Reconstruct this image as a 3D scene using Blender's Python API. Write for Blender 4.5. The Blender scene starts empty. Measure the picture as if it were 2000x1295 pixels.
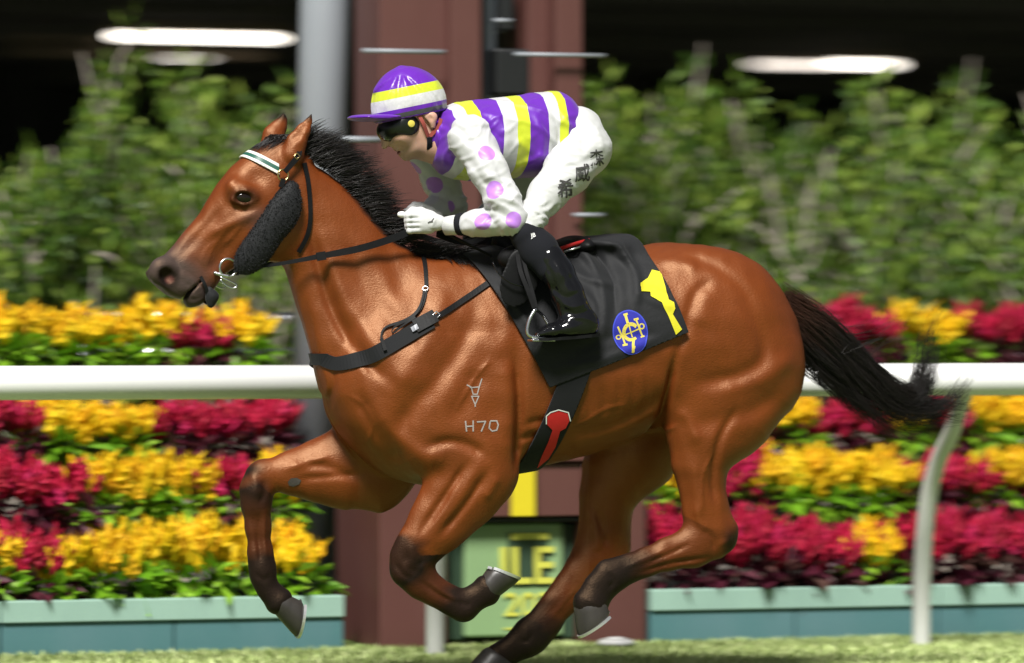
import bpy, bmesh, math, random
import numpy as np
import openvdb as vdb
from mathutils import Vector, Matrix
from mathutils.bvhtree import BVHTree

R = math.radians
random.seed(7)
rng = np.random.default_rng(7)
SC = bpy.context.scene
COL = SC.collection

# ------------------------------------------------------------------ camera
TH = R(17.0)            # the track runs 17 degrees off the picture plane
D, F, HY, CH = 15.0, 9000.0, 638.0, 1.17
CAM = np.array([-D * math.sin(TH), -D * math.cos(TH), CH])
FW = np.array([math.sin(TH), math.cos(TH), 0.0])
RT = np.array([math.cos(TH), -math.sin(TH), 0.0])
cd = bpy.data.cameras.new('camera')
co = bpy.data.objects.new('camera', cd)
COL.objects.link(co)
co.location = CAM
co.rotation_euler = (R(90), 0, -TH)
cd.sensor_width = 36
cd.lens = 36 * F / 2000
cd.shift_y = -(647.5 - HY) / 2000
cd.clip_start = 0.5
cd.clip_end = 400
cd.dof.use_dof = True
cd.dof.focus_distance = D - 0.19
cd.dof.aperture_fstop = 1.9
cd.dof.aperture_ratio = 0.32      # anamorphic lens
SC.camera = co

# ------------------------------------------------------------------ sky, floodlight sun, exposure
SUN_AZ, SUN_EL = R(-14), R(52)     # floodlights on the camera side
sd = FW * -math.cos(SUN_AZ) + RT * math.sin(SUN_AZ)
sun_dir = Vector((sd[0] * math.cos(SUN_EL), sd[1] * math.cos(SUN_EL), math.sin(SUN_EL)))
w = bpy.data.worlds.new('World')
SC.world = w
w.use_nodes = True
nt = w.node_tree
sky = nt.nodes.new('ShaderNodeTexSky')
sky.sky_type = 'NISHITA'
sky.sun_disc = False
sky.sun_elevation = SUN_EL
sky.sun_rotation = math.atan2(sun_dir.x, sun_dir.y)
hs = nt.nodes.new('ShaderNodeHueSaturation')
hs.inputs['Saturation'].default_value = 0.35
nt.links.new(sky.outputs[0], hs.inputs['Color'])
nt.links.new(hs.outputs[0], nt.nodes['Background'].inputs['Color'])
nt.nodes['Background'].inputs['Strength'].default_value = 0.035
sl = bpy.data.lights.new('sun', 'SUN')
sl.energy = 5.0
sl.angle = R(16)
sl.color = (1.0, 0.975, 0.93)
so = bpy.data.objects.new('sun', sl)
COL.objects.link(so)
so.rotation_euler = sun_dir.to_track_quat('Z', 'Y').to_euler()
so.location = sun_dir * 30
vs = SC.view_settings
vs.view_transform = 'Standard'
vs.look = 'None'
vs.gamma = 1
vs.exposure = 0.45
SC.cycles.use_denoising = True
SC.cycles.max_bounces = 6

# ------------------------------------------------------------------ helpers
def P(px, py, y=0.0):
    """point of the photograph's pixel on the upright plane at lateral distance y"""
    d = FW + RT * ((px - 1000) / F) + np.array([0, 0, (HY - py) / F])
    t = (y - CAM[1]) / d[1]
    return CAM + d * t

def PX(p):
    q = np.asarray(p) - CAM
    f = q @ FW
    return 1000 + F * (q @ RT) / f, HY - F * q[2] / f

def scale_at(p):
    return F / float((np.asarray(p) - CAM) @ FW)

def tag(o, label=None, cat=None, group=None, kind=None):
    if label: o['label'] = label
    if cat: o['category'] = cat
    if group: o['group'] = group
    if kind: o['kind'] = kind
    return o

def empty(name, loc=(0, 0, 0), label=None, cat=None, group=None):
    o = bpy.data.objects.new(name, None)
    o.empty_display_size = 0.1
    COL.objects.link(o)
    o.location = loc
    return tag(o, label, cat, group)

def mesh_obj(name, verts, faces, mat=None, parent=None, smooth=True):
    m = bpy.data.meshes.new(name)
    m.from_pydata([tuple(map(float, v)) for v in verts], [], [tuple(map(int, f)) for f in faces])
    return link_mesh(name, m, mat, parent, smooth)

def fast_mesh(name, V, Fq, mat=None, parent=None, smooth=True):
    """numpy arrays: V (n,3), Fq (m,k) with k = 3 or 4"""
    V = np.asarray(V, np.float32); Fq = np.asarray(Fq, np.int32)
    m = bpy.data.meshes.new(name)
    k = Fq.shape[1]
    m.vertices.add(len(V)); m.vertices.foreach_set('co', V.ravel())
    m.loops.add(Fq.size); m.loops.foreach_set('vertex_index', Fq.ravel())
    m.polygons.add(len(Fq)); m.polygons.foreach_set('loop_start', np.arange(0, Fq.size, k, dtype=np.int32))
    m.update(calc_edges=True)
    m.validate()
    return link_mesh(name, m, mat, parent, smooth)

def link_mesh(name, m, mat, parent, smooth):
    if smooth:
        m.polygons.foreach_set('use_smooth', np.ones(len(m.polygons), bool))
    if mat is not None:
        for x in (mat if isinstance(mat, (list, tuple)) else [mat]):
            m.materials.append(x)
    o = bpy.data.objects.new(name, m)
    COL.objects.link(o)
    if parent is not None:
        o.parent = parent
        o.matrix_parent_inverse = Matrix.Translation(parent.location).inverted() if parent.type == 'EMPTY' else Matrix()
    return o

def attr(o, name, vals):
    a = o.data.attributes.new(name, 'FLOAT', 'POINT')
    a.data.foreach_set('value', np.asarray(vals, np.float32))

def get_co(o):
    n = len(o.data.vertices); a = np.empty(n * 3, np.float32)
    o.data.vertices.foreach_get('co', a)
    return a.reshape(-1, 3)

class MB:
    """collects shapes for one mesh object"""
    def __init__(s): s.v = []; s.f = []
    def add(s, v, f):
        b = len(s.v); s.v += [tuple(x) for x in v]; s.f += [tuple(i + b for i in q) for q in f]; return s
    def box(s, x0, x1, y0, y1, z0, z1):
        v = [(x, y, z) for z in (z0, z1) for y in (y0, y1) for x in (x0, x1)]
        return s.add(v, [(0, 2, 3, 1), (4, 5, 7, 6), (0, 1, 5, 4), (2, 6, 7, 3), (0, 4, 6, 2), (1, 3, 7, 5)])
    def tube(s, pts, rad, n=8, cap=True, flat=None):
        pts = [np.asarray(p, float) for p in pts]
        rad = rad if hasattr(rad, '__len__') else [rad] * len(pts)
        rings = []; up = None
        for i, p in enumerate(pts):
            t = pts[min(i + 1, len(pts) - 1)] - pts[max(i - 1, 0)]
            t = t / (np.linalg.norm(t) + 1e-9)
            if up is None:
                up = np.cross(t, (0, 0, 1) if abs(t[2]) < .9 else (1, 0, 0))
            up = up - t * (up @ t); up /= np.linalg.norm(up) + 1e-9
            q = np.cross(t, up)
            rings.append([p + rad[i] * (math.cos(a) * up + math.sin(a) * q * (flat or 1)) for a in np.arange(n) * 2 * math.pi / n])
        v = [x for r in rings for x in r]
        f = [(i * n + j, i * n + (j + 1) % n, (i + 1) * n + (j + 1) % n, (i + 1) * n + j) for i in range(len(pts) - 1) for j in range(n)]
        if cap:
            f += [tuple(range(n))[::-1], tuple((len(pts) - 1) * n + j for j in range(n))]
        return s.add(v, f)
    def build(s, name, mat=None, parent=None, smooth=False, bevel=0, label=None):
        o = mesh_obj(name, s.v, s.f, mat, parent, smooth)
        if bevel:
            b = o.modifiers.new('bevel', 'BEVEL'); b.width = bevel; b.segments = 2; b.limit_method = 'ANGLE'
        return o

def crom(pts, n=8):
    """dense Catmull-Rom through pts"""
    p = np.asarray(pts, float)
    p = np.vstack([2 * p[0] - p[1], p, 2 * p[-1] - p[-2]])
    out = []
    for i in range(1, len(p) - 2):
        for t in np.arange(n) / n:
            a, b, c, d = p[i - 1], p[i], p[i + 1], p[i + 2]
            out.append(.5 * (2 * b + (c - a) * t + (2 * a - 5 * b + 4 * c - d) * t * t + (3 * b - a - 3 * c + d) * t ** 3))
    out.append(p[-2])
    return np.array(out)

# ------------------------------------------------------------------ materials
def lin(r, g, b):
    f = lambda c: (c / 255 / 12.92) if c / 255 <= .04045 else ((c / 255 + .055) / 1.055) ** 2.4
    return (f(r), f(g), f(b))

class NT:
    def __init__(s, name):
        s.m = bpy.data.materials.new(name); s.m.use_nodes = True
        s.t = s.m.node_tree; s.b = s.t.nodes['Principled BSDF']
    def n(s, typ, **kw):
        x = s.t.nodes.new('ShaderNode' + typ)
        for k, v in kw.items():
            if k.startswith('i_'):
                key = k[2:]; key = int(key) if key.isdigit() else key.replace('_', ' ')
                x.inputs[key].default_value = v
            else: setattr(x, k, v)
        return x
    def l(s, a, b): s.t.links.new(a, b); return s
    def set(s, **kw):
        for k, v in kw.items():
            i = s.b.inputs[k.replace('_', ' ')]
            if hasattr(v, 'links'): s.l(v, i)
            else: i.default_value = (*v, 1) if isinstance(v, tuple) and len(v) == 3 and i.type == 'RGBA' else v
        return s
    def obj(s): return s.n('TexCoord').outputs['Object']
    def noise(s, scale, detail=4, rough=.6, vec=None, stretch=None, out='Fac'):
        x = s.n('TexNoise'); x.inputs['Scale'].default_value = scale; x.inputs['Detail'].default_value = detail; x.inputs['Roughness'].default_value = rough
        v = vec or s.obj()
        if stretch:
            mp = s.n('Mapping'); mp.inputs['Scale'].default_value = stretch; s.l(v, mp.inputs['Vector']); v = mp.outputs[0]
        s.l(v, x.inputs['Vector']); return x.outputs[out]
    def at(s, name): x = s.n('Attribute'); x.attribute_name = name; return x.outputs['Fac']
    def mix(s, fac, a, b, blend='MIX'):
        x = s.n('MixRGB'); x.blend_type = blend
        for k, v in ((0, fac), (1, a), (2, b)):
            if hasattr(v, 'links'): s.l(v, x.inputs[k])
            else: x.inputs[k].default_value = (*v, 1) if isinstance(v, tuple) and len(v) == 3 else v
        return x.outputs[0]
    def math(s, op, a, b=0.0, c=None, clamp=False):
        x = s.n('Math'); x.operation = op; x.use_clamp = clamp
        for k, v in enumerate((a, b) if c is None else (a, b, c)):
            if hasattr(v, 'links'): s.l(v, x.inputs[k])
            else: x.inputs[k].default_value = v
        return x.outputs[0]
    def ramp(s, fac, stops, interp='LINEAR'):
        x = s.n('ValToRGB'); e = x.color_ramp; e.interpolation = interp
        while len(e.elements) > 1: e.elements.remove(e.elements[-1])
        for i, (p, c) in enumerate(stops):
            el = e.elements[0] if i == 0 else e.elements.new(p)
            el.position = p; el.color = (*c, 1) if len(c) == 3 else c
        s.l(fac, x.inputs[0]); return x.outputs[0]
    def bump(s, h, strength=.3, dist=.01, normal=None):
        x = s.n('Bump'); x.inputs['Strength'].default_value = strength; x.inputs['Distance'].default_value = dist
        s.l(h, x.inputs['Height'])
        if normal is not None: s.l(normal, x.inputs['Normal'])
        s.l(x.outputs[0], s.b.inputs['Normal']); return x.outputs[0]

def simple(name, col, rough=.5, var=.12, scale=30, bump=.0, metal=0, spec=.5, coat=0, bdist=.005, sheen=0):
    t = NT(name)
    nz = t.noise(scale)
    c = t.mix(nz, tuple(x * (1 - var) for x in col), tuple(min(1, x * (1 + var)) for x in col))
    t.set(Base_Color=c, Roughness=rough, Metallic=metal, Specular_IOR_Level=spec, Coat_Weight=coat, Sheen_Weight=sheen)
    if bump: t.bump(nz, bump, bdist)
    return t.m

# ------------------------------------------------------------------ distance field modelling
def ridges(V, axis, freq, seed, warp=1.2, sharp=.8):
    """warped fold pattern across 'axis': 0..1, sharp crests"""
    r = np.random.default_rng(seed); V = np.asarray(V, float); axis = np.asarray(axis, float); axis = axis / np.linalg.norm(axis)
    w_ = 0
    for _ in range(4):
        k = r.normal(size=3) * freq * .33; w_ = w_ + np.sin(V @ k + r.uniform(0, 6.28))
    a = .5 + .5 * np.sin((V @ axis) * freq + warp * w_ + r.uniform(0, 6.28))
    env = .5 + .5 * np.sin(V @ (r.normal(size=3) * freq * .3) + r.uniform(0, 6.28))
    return (a ** (2.2 * sharp) - .35) * env

def displace(o, amount):
    V = get_co(o); n = np.empty(len(V) * 3, np.float32); o.data.vertices.foreach_get('normal', n); n = n.reshape(-1, 3)
    V = V + n * np.asarray(amount)[:, None]
    o.data.vertices.foreach_set('co', V.astype(np.float32).ravel()); o.data.update()
    return V

class Field:
    def __init__(s, lo, hi, h):
        s.lo = np.asarray(lo, float); s.h = h
        s.n = np.ceil((np.asarray(hi) - s.lo) / h).astype(int) + 1
        s.a = np.full(s.n, 0.5, np.float32)
    def sub(s, lo, hi):
        i0 = np.clip(np.floor((np.asarray(lo) - s.lo) / s.h).astype(int), 0, s.n)
        i1 = np.clip(np.ceil((np.asarray(hi) - s.lo) / s.h).astype(int) + 1, 0, s.n)
        sl_ = tuple(slice(a, b) for a, b in zip(i0, i1))
        X, Y, Z = [(s.lo[k] + s.h * np.arange(i0[k], i1[k])).astype(np.float32) for k in range(3)]
        return sl_, X[:, None, None], Y[None, :, None], Z[None, None, :]
    def put(s, sl_, f, k, op='add'):
        a = s.a[sl_]
        if a.size == 0: return
        if op == 'cut':
            f = -f
            hh = np.maximum(k - np.abs(a - f), 0) / k
            s.a[sl_] = np.maximum(a, f) + hh * hh * k * .25
        else:
            hh = np.maximum(k - np.abs(a - f), 0) / k
            s.a[sl_] = np.minimum(a, f) - hh * hh * k * .25
    def tube(s, nodes, k=.02, op='add'):
        """nodes: (x, y, z, r_in_plane, r_lateral), drawn in the x-z plane"""
        for a, b in zip(nodes[:-1], nodes[1:]):
            a = np.asarray(a, float); b = np.asarray(b, float)
            m = max(a[3], b[3]) + k + .02; ml = max(a[4], b[4]) + k + .02
            lo = np.minimum(a[:3], b[:3]) - (m, ml, m); hi = np.maximum(a[:3], b[:3]) + (m, ml, m)
            sl_, X, Y, Z = s.sub(lo, hi)
            dx, dz = b[0] - a[0], b[2] - a[2]; L2 = dx * dx + dz * dz + 1e-9
            t = np.clip(((X - a[0]) * dx + (Z - a[2]) * dz) / L2, 0, 1)
            dip2 = (X - a[0] - t * dx) ** 2 + (Z - a[2] - t * dz) ** 2
            rp = a[3] + t * (b[3] - a[3]); rl = a[4] + t * (b[4] - a[4]); yc = a[1] + t * (b[1] - a[1])
            q = np.sqrt(dip2 / rp ** 2 + ((Y - yc) / rl) ** 2)
            s.put(sl_, (q - 1) * np.minimum(rp, rl), k, op)
        return s
    def cone(s, a, b, ra, rb, k=.02, op='add'):
        a = np.asarray(a, float); b = np.asarray(b, float); m = max(ra, rb) + k + .02
        sl_, X, Y, Z = s.sub(np.minimum(a, b) - m, np.maximum(a, b) + m)
        d = b - a; L2 = d @ d + 1e-9
        t = np.clip(((X - a[0]) * d[0] + (Y - a[1]) * d[1] + (Z - a[2]) * d[2]) / L2, 0, 1)
        f = np.sqrt((X - a[0] - t * d[0]) ** 2 + (Y - a[1] - t * d[1]) ** 2 + (Z - a[2] - t * d[2]) ** 2) - (ra + t * (rb - ra))
        s.put(sl_, f, k, op); return s
    def chain(s, pts, rad, k=.02, op='add'):
        for i in range(len(pts) - 1): s.cone(pts[i], pts[i + 1], rad[i], rad[i + 1], k, op)
        return s
    def ell(s, c, r, rot=0.0, k=.02, op='add', rz=0.0):
        """ellipsoid; rot turns it in the x-z plane, rz about the upright"""
        c = np.asarray(c, float); m = max(r) + k + .02
        sl_, X, Y, Z = s.sub(c - m, c + m)
        x, y, z = X - c[0], Y - c[1], Z - c[2]
        if rz: x, y = math.cos(rz) * x + math.sin(rz) * y, -math.sin(rz) * x + math.cos(rz) * y
        x, z = math.cos(rot) * x + math.sin(rot) * z, -math.sin(rot) * x + math.cos(rot) * z
        q = np.sqrt((x / r[0]) ** 2 + (y / r[1]) ** 2 + (z / r[2]) ** 2)
        s.put(sl_, (q - 1) * min(r), k, op); return s
    def loft(s, A, B, st, k=.03, n=2.2, op='add', inflate=0.0, yc=0.0, flat=None):
        """st: rows (s, v_lo, v_hi, half_width) along the axis A-B in the x-z plane"""
        A = np.asarray(A, float); B = np.asarray(B, float)
        dv = B - A; L = np.hypot(dv[0], dv[2]); dx, dz = dv[0] / L, dv[2] / L
        px_, pz_ = -dz, dx
        st = np.asarray(st, float); st = st[np.argsort(st[:, 0])]
        S = np.linspace(st[0, 0], st[-1, 0], 400)
        # monotone-ish smooth interpolation
        idx = np.arange(len(st)); dense = crom(st, 16)
        V0, V1, Wd = [np.interp(S, dense[:, 0], dense[:, j]) for j in (1, 2, 3)]
        sl_, X, Y, Z = s.sub(s.lo, s.lo + s.h * s.n)
        ss = (X - A[0]) * dx + (Z - A[2]) * dz
        vv = (X - A[0]) * px_ + (Z - A[2]) * pz_
        m2 = (ss > st[0, 0] - .1) & (ss < st[-1, 0] + .1) & (vv > V0.min() - .1) & (vv < V1.max() + .1)
        ii = np.argwhere(m2[:, 0, :])
        i0, j0 = ii.min(0); i1, j1 = ii.max(0) + 1
        wm = Wd.max() + .1
        lo = s.lo + s.h * np.array([i0, 0, j0]); hi = s.lo + s.h * np.array([i1 - 1, 0, j1 - 1])
        lo[1] = yc - wm; hi[1] = yc + wm
        sl_, X, Y, Z = s.sub(lo, hi)
        ss = (X - A[0]) * dx + (Z - A[2]) * dz
        vv = (X - A[0]) * px_ + (Z - A[2]) * pz_
        v0 = np.interp(ss, S, V0); v1 = np.interp(ss, S, V1); wd = np.interp(ss, S, Wd) + inflate
        c = (v0 + v1) / 2; rv = np.maximum((v1 - v0) / 2, .004) + inflate
        q = (np.abs((vv - c) / rv) ** n + np.abs((Y - yc) / np.maximum(wd, .004)) ** n) ** (1 / n)
        f = (q - 1) * np.maximum(np.minimum(rv, wd), .012)
        ext = np.maximum(np.maximum(st[0, 0] - inflate - ss, ss - st[-1, 0] - inflate), 0)
        f = np.where(ext > 0, np.maximum(f, ext), f)
        s.put(sl_, f.astype(np.float32), k, op); return s
    def stroke(s, pts, width, depth, side=-1, ymin=.0):
        """sculpting brush in the x-z plane: depth > 0 raises, < 0 carves; side -1 works on the near half"""
        p = np.asarray(pts, float)
        p = crom(p[:, [0, 2]], 6) if len(p) > 2 else p[:, [0, 2]]
        lo = np.array([p[:, 0].min() - 2.6 * width, s.lo[1], p[:, 1].min() - 2.6 * width])
        hi = np.array([p[:, 0].max() + 2.6 * width, s.lo[1] + s.h * s.n[1], p[:, 1].max() + 2.6 * width])
        if side < 0: hi[1] = -ymin
        elif side > 0: lo[1] = ymin
        sl_, X, Y, Z = s.sub(lo, hi)
        X2, Z2 = X[:, 0, :], Z[0]
        d2 = np.full(np.broadcast(X2, Z2).shape, 1e9)
        taper = np.zeros_like(d2)
        n = len(p) - 1
        for i in range(n):
            a, b = p[i], p[i + 1]; d = b - a; L2 = d @ d + 1e-12
            t = np.clip(((X2 - a[0]) * d[0] + (Z2 - a[1]) * d[1]) / L2, 0, 1)
            q = (X2 - a[0] - t * d[0]) ** 2 + (Z2 - a[1] - t * d[1]) ** 2
            u = (i + t) / n
            better = q < d2
            d2 = np.where(better, q, d2); taper = np.where(better, np.minimum(1, 4 * np.minimum(u + .06, 1.06 - u)), taper)
        g = (depth * taper * np.exp(-d2 / width ** 2)).astype(np.float32)
        s.a[sl_] -= g[:, None, :]
        return s
    def dent(s, c, r, depth):
        """raise (depth>0) or press a soft round spot"""
        c = np.asarray(c, float); r = np.asarray(r if hasattr(r, '__len__') else (r, r, r), float)
        sl_, X, Y, Z = s.sub(c - 2.5 * r, c + 2.5 * r)
        s.a[sl_] -= (depth * np.exp(-(((X - c[0]) / r[0]) ** 2 + ((Y - c[1]) / r[1]) ** 2 + ((Z - c[2]) / r[2]) ** 2))).astype(np.float32)
        return s
    def mesh(s, name, mat=None, parent=None, smooth=2, iso=0.0):
        g = vdb.FloatGrid(); g.background = 0.5
        g.copyFromArray(s.a)
        pts, tris, quads = g.convertToPolygons(iso, 0.0)
        V = pts * s.h + s.lo
        Q = np.asarray(quads, np.int64)
        # keep the largest pieces, relax a little
        e = np.vstack([Q[:, [0, 1]], Q[:, [1, 2]], Q[:, [2, 3]], Q[:, [3, 0]]])
        for it in range(smooth):
            acc = np.zeros_like(V); cnt = np.zeros(len(V))
            for j in range(3):
                acc[:, j] = np.bincount(e[:, 0], V[e[:, 1], j], len(V)) + np.bincount(e[:, 1], V[e[:, 0], j], len(V))
            cnt = np.bincount(e[:, 0], minlength=len(V)) + np.bincount(e[:, 1], minlength=len(V))
            L = acc / np.maximum(cnt, 1)[:, None] - V
            V = V + (.5 if it % 2 == 0 else -.2) * L if smooth > 2 else V + .4 * L
        return fast_mesh(name, V, Q, mat, parent, True)
# ================================================================== the place
def plane_y(px, y): return P(px, HY, y)[0]
def zpx(py, px, y): return P(px, py, y)[2]

def grass_mat():
    t = NT('turf')
    a = t.noise(3, 5, .7); b = t.noise(60, 3, .7)
    c = t.mix(a, (.13, .185, .050), (.17, .225, .075)); c = t.mix(t.math('MULTIPLY', b, .5), c, (.10, .16, .035))
    t.set(Base_Color=c, Roughness=.7, Specular_IOR_Level=.2); t.bump(b, .6, .02); return t.m
M = {}
M['turf'] = grass_mat()
M['concrete'] = simple('concrete', (.22, .21, .20), .85, .2, 4, .3)
M['rail'] = simple('white_rail_plastic', (.80, .80, .79), .32, .03, 6, 0, coat=.15)
M['post'] = simple('white_post_paint', (.66, .67, .63), .45, .06, 5)
def worn(name, col, dirt, rough=.5, sc=3):
    t = NT(name); n = t.noise(sc, 6, .65, stretch=(1, 1, .35)); n2 = t.noise(40, 3, .6)
    f = t.math('MULTIPLY', t.math('SUBTRACT', n, .42, clamp=True), 1.9, clamp=True)
    c = t.mix(f, col, dirt); c = t.mix(t.math('MULTIPLY', n2, .12), c, dirt)
    t.set(Base_Color=c, Roughness=rough); t.bump(n2, .1, .003); return t.m
M['mint'] = worn('mint_painted_board', (.30, .46, .38), (.21, .33, .28))
M['teal'] = worn('teal_painted_panel', (.070, .175, .185), (.12, .21, .235))
M['brown'] = worn('brown_painted_steel', (.095, .034, .028), (.130, .054, .046), .5, 2)
M['column'] = worn('grey_column_paint', (.27, .29, .32), (.21, .225, .245), .45, 2)
M['black'] = simple('black_paint', (.008, .009, .010), .5, .2, 12)
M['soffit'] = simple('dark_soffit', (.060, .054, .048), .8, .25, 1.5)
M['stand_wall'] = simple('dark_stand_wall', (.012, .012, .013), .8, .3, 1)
M['steel'] = simple('bright_steel', (.62, .63, .65), .25, .08, 20, metal=1)
M['greysteel'] = simple('grey_steel', (.10, .115, .13), .4, .1, 10)
M['tan'] = simple('tan_housing_beam_edge', (.20, .14, .085), .6, .2, 5)  # lamp housings, and strips coloured like lamplight on beam edges
M['green_sign'] = worn('green_sign_board', (.23, .36, .17), (.27, .41, .21), .4, 2)
M['dark_green'] = simple('dark_green_board', (.030, .060, .035), .5)
M['yellow'] = simple('yellow_paint', (.68, .56, .02), .45, .06)
M['lemon'] = simple('lemon_letter', (.62, .62, .09), .45, .05)
def emit(name, col, s):
    t = NT(name); t.set(Base_Color=(.8, .8, .8), Emission_Color=col, Emission_Strength=s); return t.m
M['lamp'] = emit('lit_tube', (1.0, .93, .82), 5)
M['lamp2'] = emit('lit_tube_far', (1.0, .90, .80), 2.2)

# ---- ground
def sheet(name, x0, x1, y0, y1, z, mat):
    o = mesh_obj(name, [(x0, y0, z), (x1, y0, z), (x1, y1, z), (x0, y1, z)], [(0, 1, 2, 3)], mat, smooth=False)
    return tag(o, kind='structure')
sheet('turf', -150, 150, -150, 150, 0, M['turf'])
sheet('paving', -150, 150, 3.1, 140, .02, M['concrete'])
def blades(name, n, x0, x1, y0, y1, h, mat):
    x = rng.uniform(x0, x1, n); y = rng.uniform(y0, y1, n); a = rng.uniform(0, 2 * np.pi, n); hh = h * rng.uniform(.5, 1.2, n); wd = .0035 * rng.uniform(.7, 1.4, n)
    b = np.stack([x, y, np.zeros(n)], 1); s = np.stack([np.cos(a), np.sin(a), 0 * a], 1) * wd[:, None]
    l = np.stack([np.cos(a + 1.5), np.sin(a + 1.5), 0 * a], 1) * (hh * rng.uniform(.1, .8, n))[:, None]
    V = np.stack([b - s, b + s, b + s * .7 + l * .4 + np.array([0, 0, 1]) * hh[:, None] * .6, b + l + np.array([0, 0, 1]) * hh[:, None]], 1).reshape(-1, 3)
    i = np.arange(n)[:, None] * 4
    o = fast_mesh(name, V, np.vstack([i + [0, 1, 2], i + [0, 2, 3]]), mat, smooth=False)
    return tag(o, 'short clipped turf blades in front of the planters', 'grass', kind='stuff')
def blade_mat():
    t = NT('grass_blade'); g = t.n('NewGeometry'); r = g.outputs['Random Per Island']
    t.set(Base_Color=t.mix(r, (.36, .48, .14), (.55, .61, .28)), Roughness=.5, Specular_IOR_Level=.3); return t.m
blades('grass_blades', 90000, -3.6, 3.8, -1.0, 1.85, .020, blade_mat())

# ---- running rail with cantilever posts
RY = .9
zr1, zr0 = zpx(712, 1000, RY), zpx(777, 1000, RY)
rz, rr = (zr1 + zr0) / 2, (zr1 - zr0) / 2
rail = empty('running_rail', (0, RY, 0), 'white tubular running rail on bent posts beside the turf', 'rail')
xs = [-9, -3.4, 0.5, 4.2, 9]
for a, b in zip(xs[:-1], xs[1:]):
    MB().tube([(a + .002, RY, rz), (b - .002, RY, rz)], rr, 40).build('rail_tube', M['rail'], rail, True)
BYp = RY + .50
x1 = P(1800, 1290, BYp)[0]; x0 = P(850, 1290, BYp)[0]
for i in range(-4, 5):
    x = x1 + i * (x1 - x0)
    pts = [(x, BYp, -.05), (x, BYp - .005, .25), (x, BYp - .06, .52), (x, BYp - .16, .68), (x, BYp - .30, .80), (x, BYp - .44, rz - rr * .3), (x, RY + .02, rz - rr * .2)]
    pp = crom(pts, 5)
    MB().tube(pp, [.034 - .006 * k / len(pp) for k in range(len(pp))], 14).build('post', M['post'], rail, True)

# ---- planter fronts
PY = 1.8
def planter(px0, px1, label):
    xa, xb = P(px0, 1250, PY)[0], P(px1, 1250, PY)[0]
    z2 = zpx(1157, 1000, PY); z1 = zpx(1199, 1000, PY)
    r = empty('planter_box', ((xa + xb) / 2, PY, 0), label, 'planter')
    n = max(2, round((xb - xa) / .62)); wd = (xb - xa) / n
    for i in range(n):
        a, b = xa + i * wd, xa + (i + 1) * wd
        MB().box(a + .003, b - .003, PY, PY + .03, .0, z1).build('side_panel', M['teal'], r, bevel=.003)
    n = max(1, round((xb - xa) / 1.24)); wd = (xb - xa) / n
    for i in range(n):
        a, b = xa + i * wd, xa + (i + 1) * wd
        MB().box(a + .002, b - .002, PY - .012, PY + .05, z1 + .001, z2).build('top_board', M['mint'], r, bevel=.004)
    MB().box(xa, xa + .03, PY + .035, PY + 1.1, 0, z2 - .02).build('end_panel', M['teal'], r)
    MB().box(xb - .03, xb, PY + .035, PY + 1.1, 0, z2 - .02).build('end_panel', M['teal'], r)
    return xa, xb, z2
LX0, LX1, PZ = planter(-700, 672, 'teal and mint planter box under the long yellow flower run')
RX0, RX1, PZ = planter(1268, 2900, 'teal and mint planter box right of the brown finish tower')

# ---- tiered flower display
ROWS = [(PY + .17, 1184, 1010), (PY + .42, 1035, 885), (PY + .68, 905, 772), (PY + .96, 728, 597)]
def stand(xa, xb, label):
    r = empty('flower_stand', ((xa + xb) / 2, PY + .5, 0), label, 'stand')
    for i, (y, pb, pt) in enumerate(ROWS):
        z = zpx(pb, 1000, y)
        MB().box(xa + .04, xb - .04, y - .10, y + .13, z - .05, z - .002).build('step', M['black'], r)
        for k in range(4):
            x = xa + .1 + (xb - xa - .2) * k / 3
            MB().box(x - .015, x + .015, y + .02, y + .05, .01, z - .05).build('leg', M['black'], r)
stand(LX0, LX1, 'black stepped stand holding flowers beside the grey column')
stand(RX0, RX1, 'black stepped stand holding flowers behind the horse tail')

def leaf_cloud(n, cen, rad, size, rr_, droop=.3, wide=.55):
    """n folded leaves (two quads each) spread through an ellipsoid"""
    d = rr_.normal(size=(n, 3)); d /= np.linalg.norm(d, axis=1)[:, None]
    p = cen + d * rad * (rr_.uniform(.35, 1, n) ** .6)[:, None]
    out = d + rr_.normal(size=(n, 3)) * .5; out[:, 2] -= droop * rr_.uniform(0, 1, n)
    out /= np.linalg.norm(out, axis=1)[:, None]
    up = rr_.normal(size=(n, 3)) * .5 + [0, -.3, 1]
    sd_ = np.cross(out, up); sd_ /= np.linalg.norm(sd_, axis=1)[:, None] + 1e-9
    nn = np.cross(sd_, out)
    L = size * rr_.uniform(.6, 1.25, n)[:, None]; W = L * wide * .5
    a = p; m1 = p + out * L * .5 + nn * L * .10; tip = p + out * L - nn * L * .08
    V = np.stack([a, m1 + sd_ * W, tip, m1 - sd_ * W, m1 - nn * L * .12], 1).reshape(-1, 3)
    i = np.arange(n)[:, None] * 5
    return V, np.vstack([i + [0, 1, 2], i + [0, 2, 4], i + [0, 4, 2], i + [0, 2, 3]])[[k for k in range(4 * n) if k < n or k >= 3 * n]]

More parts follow.
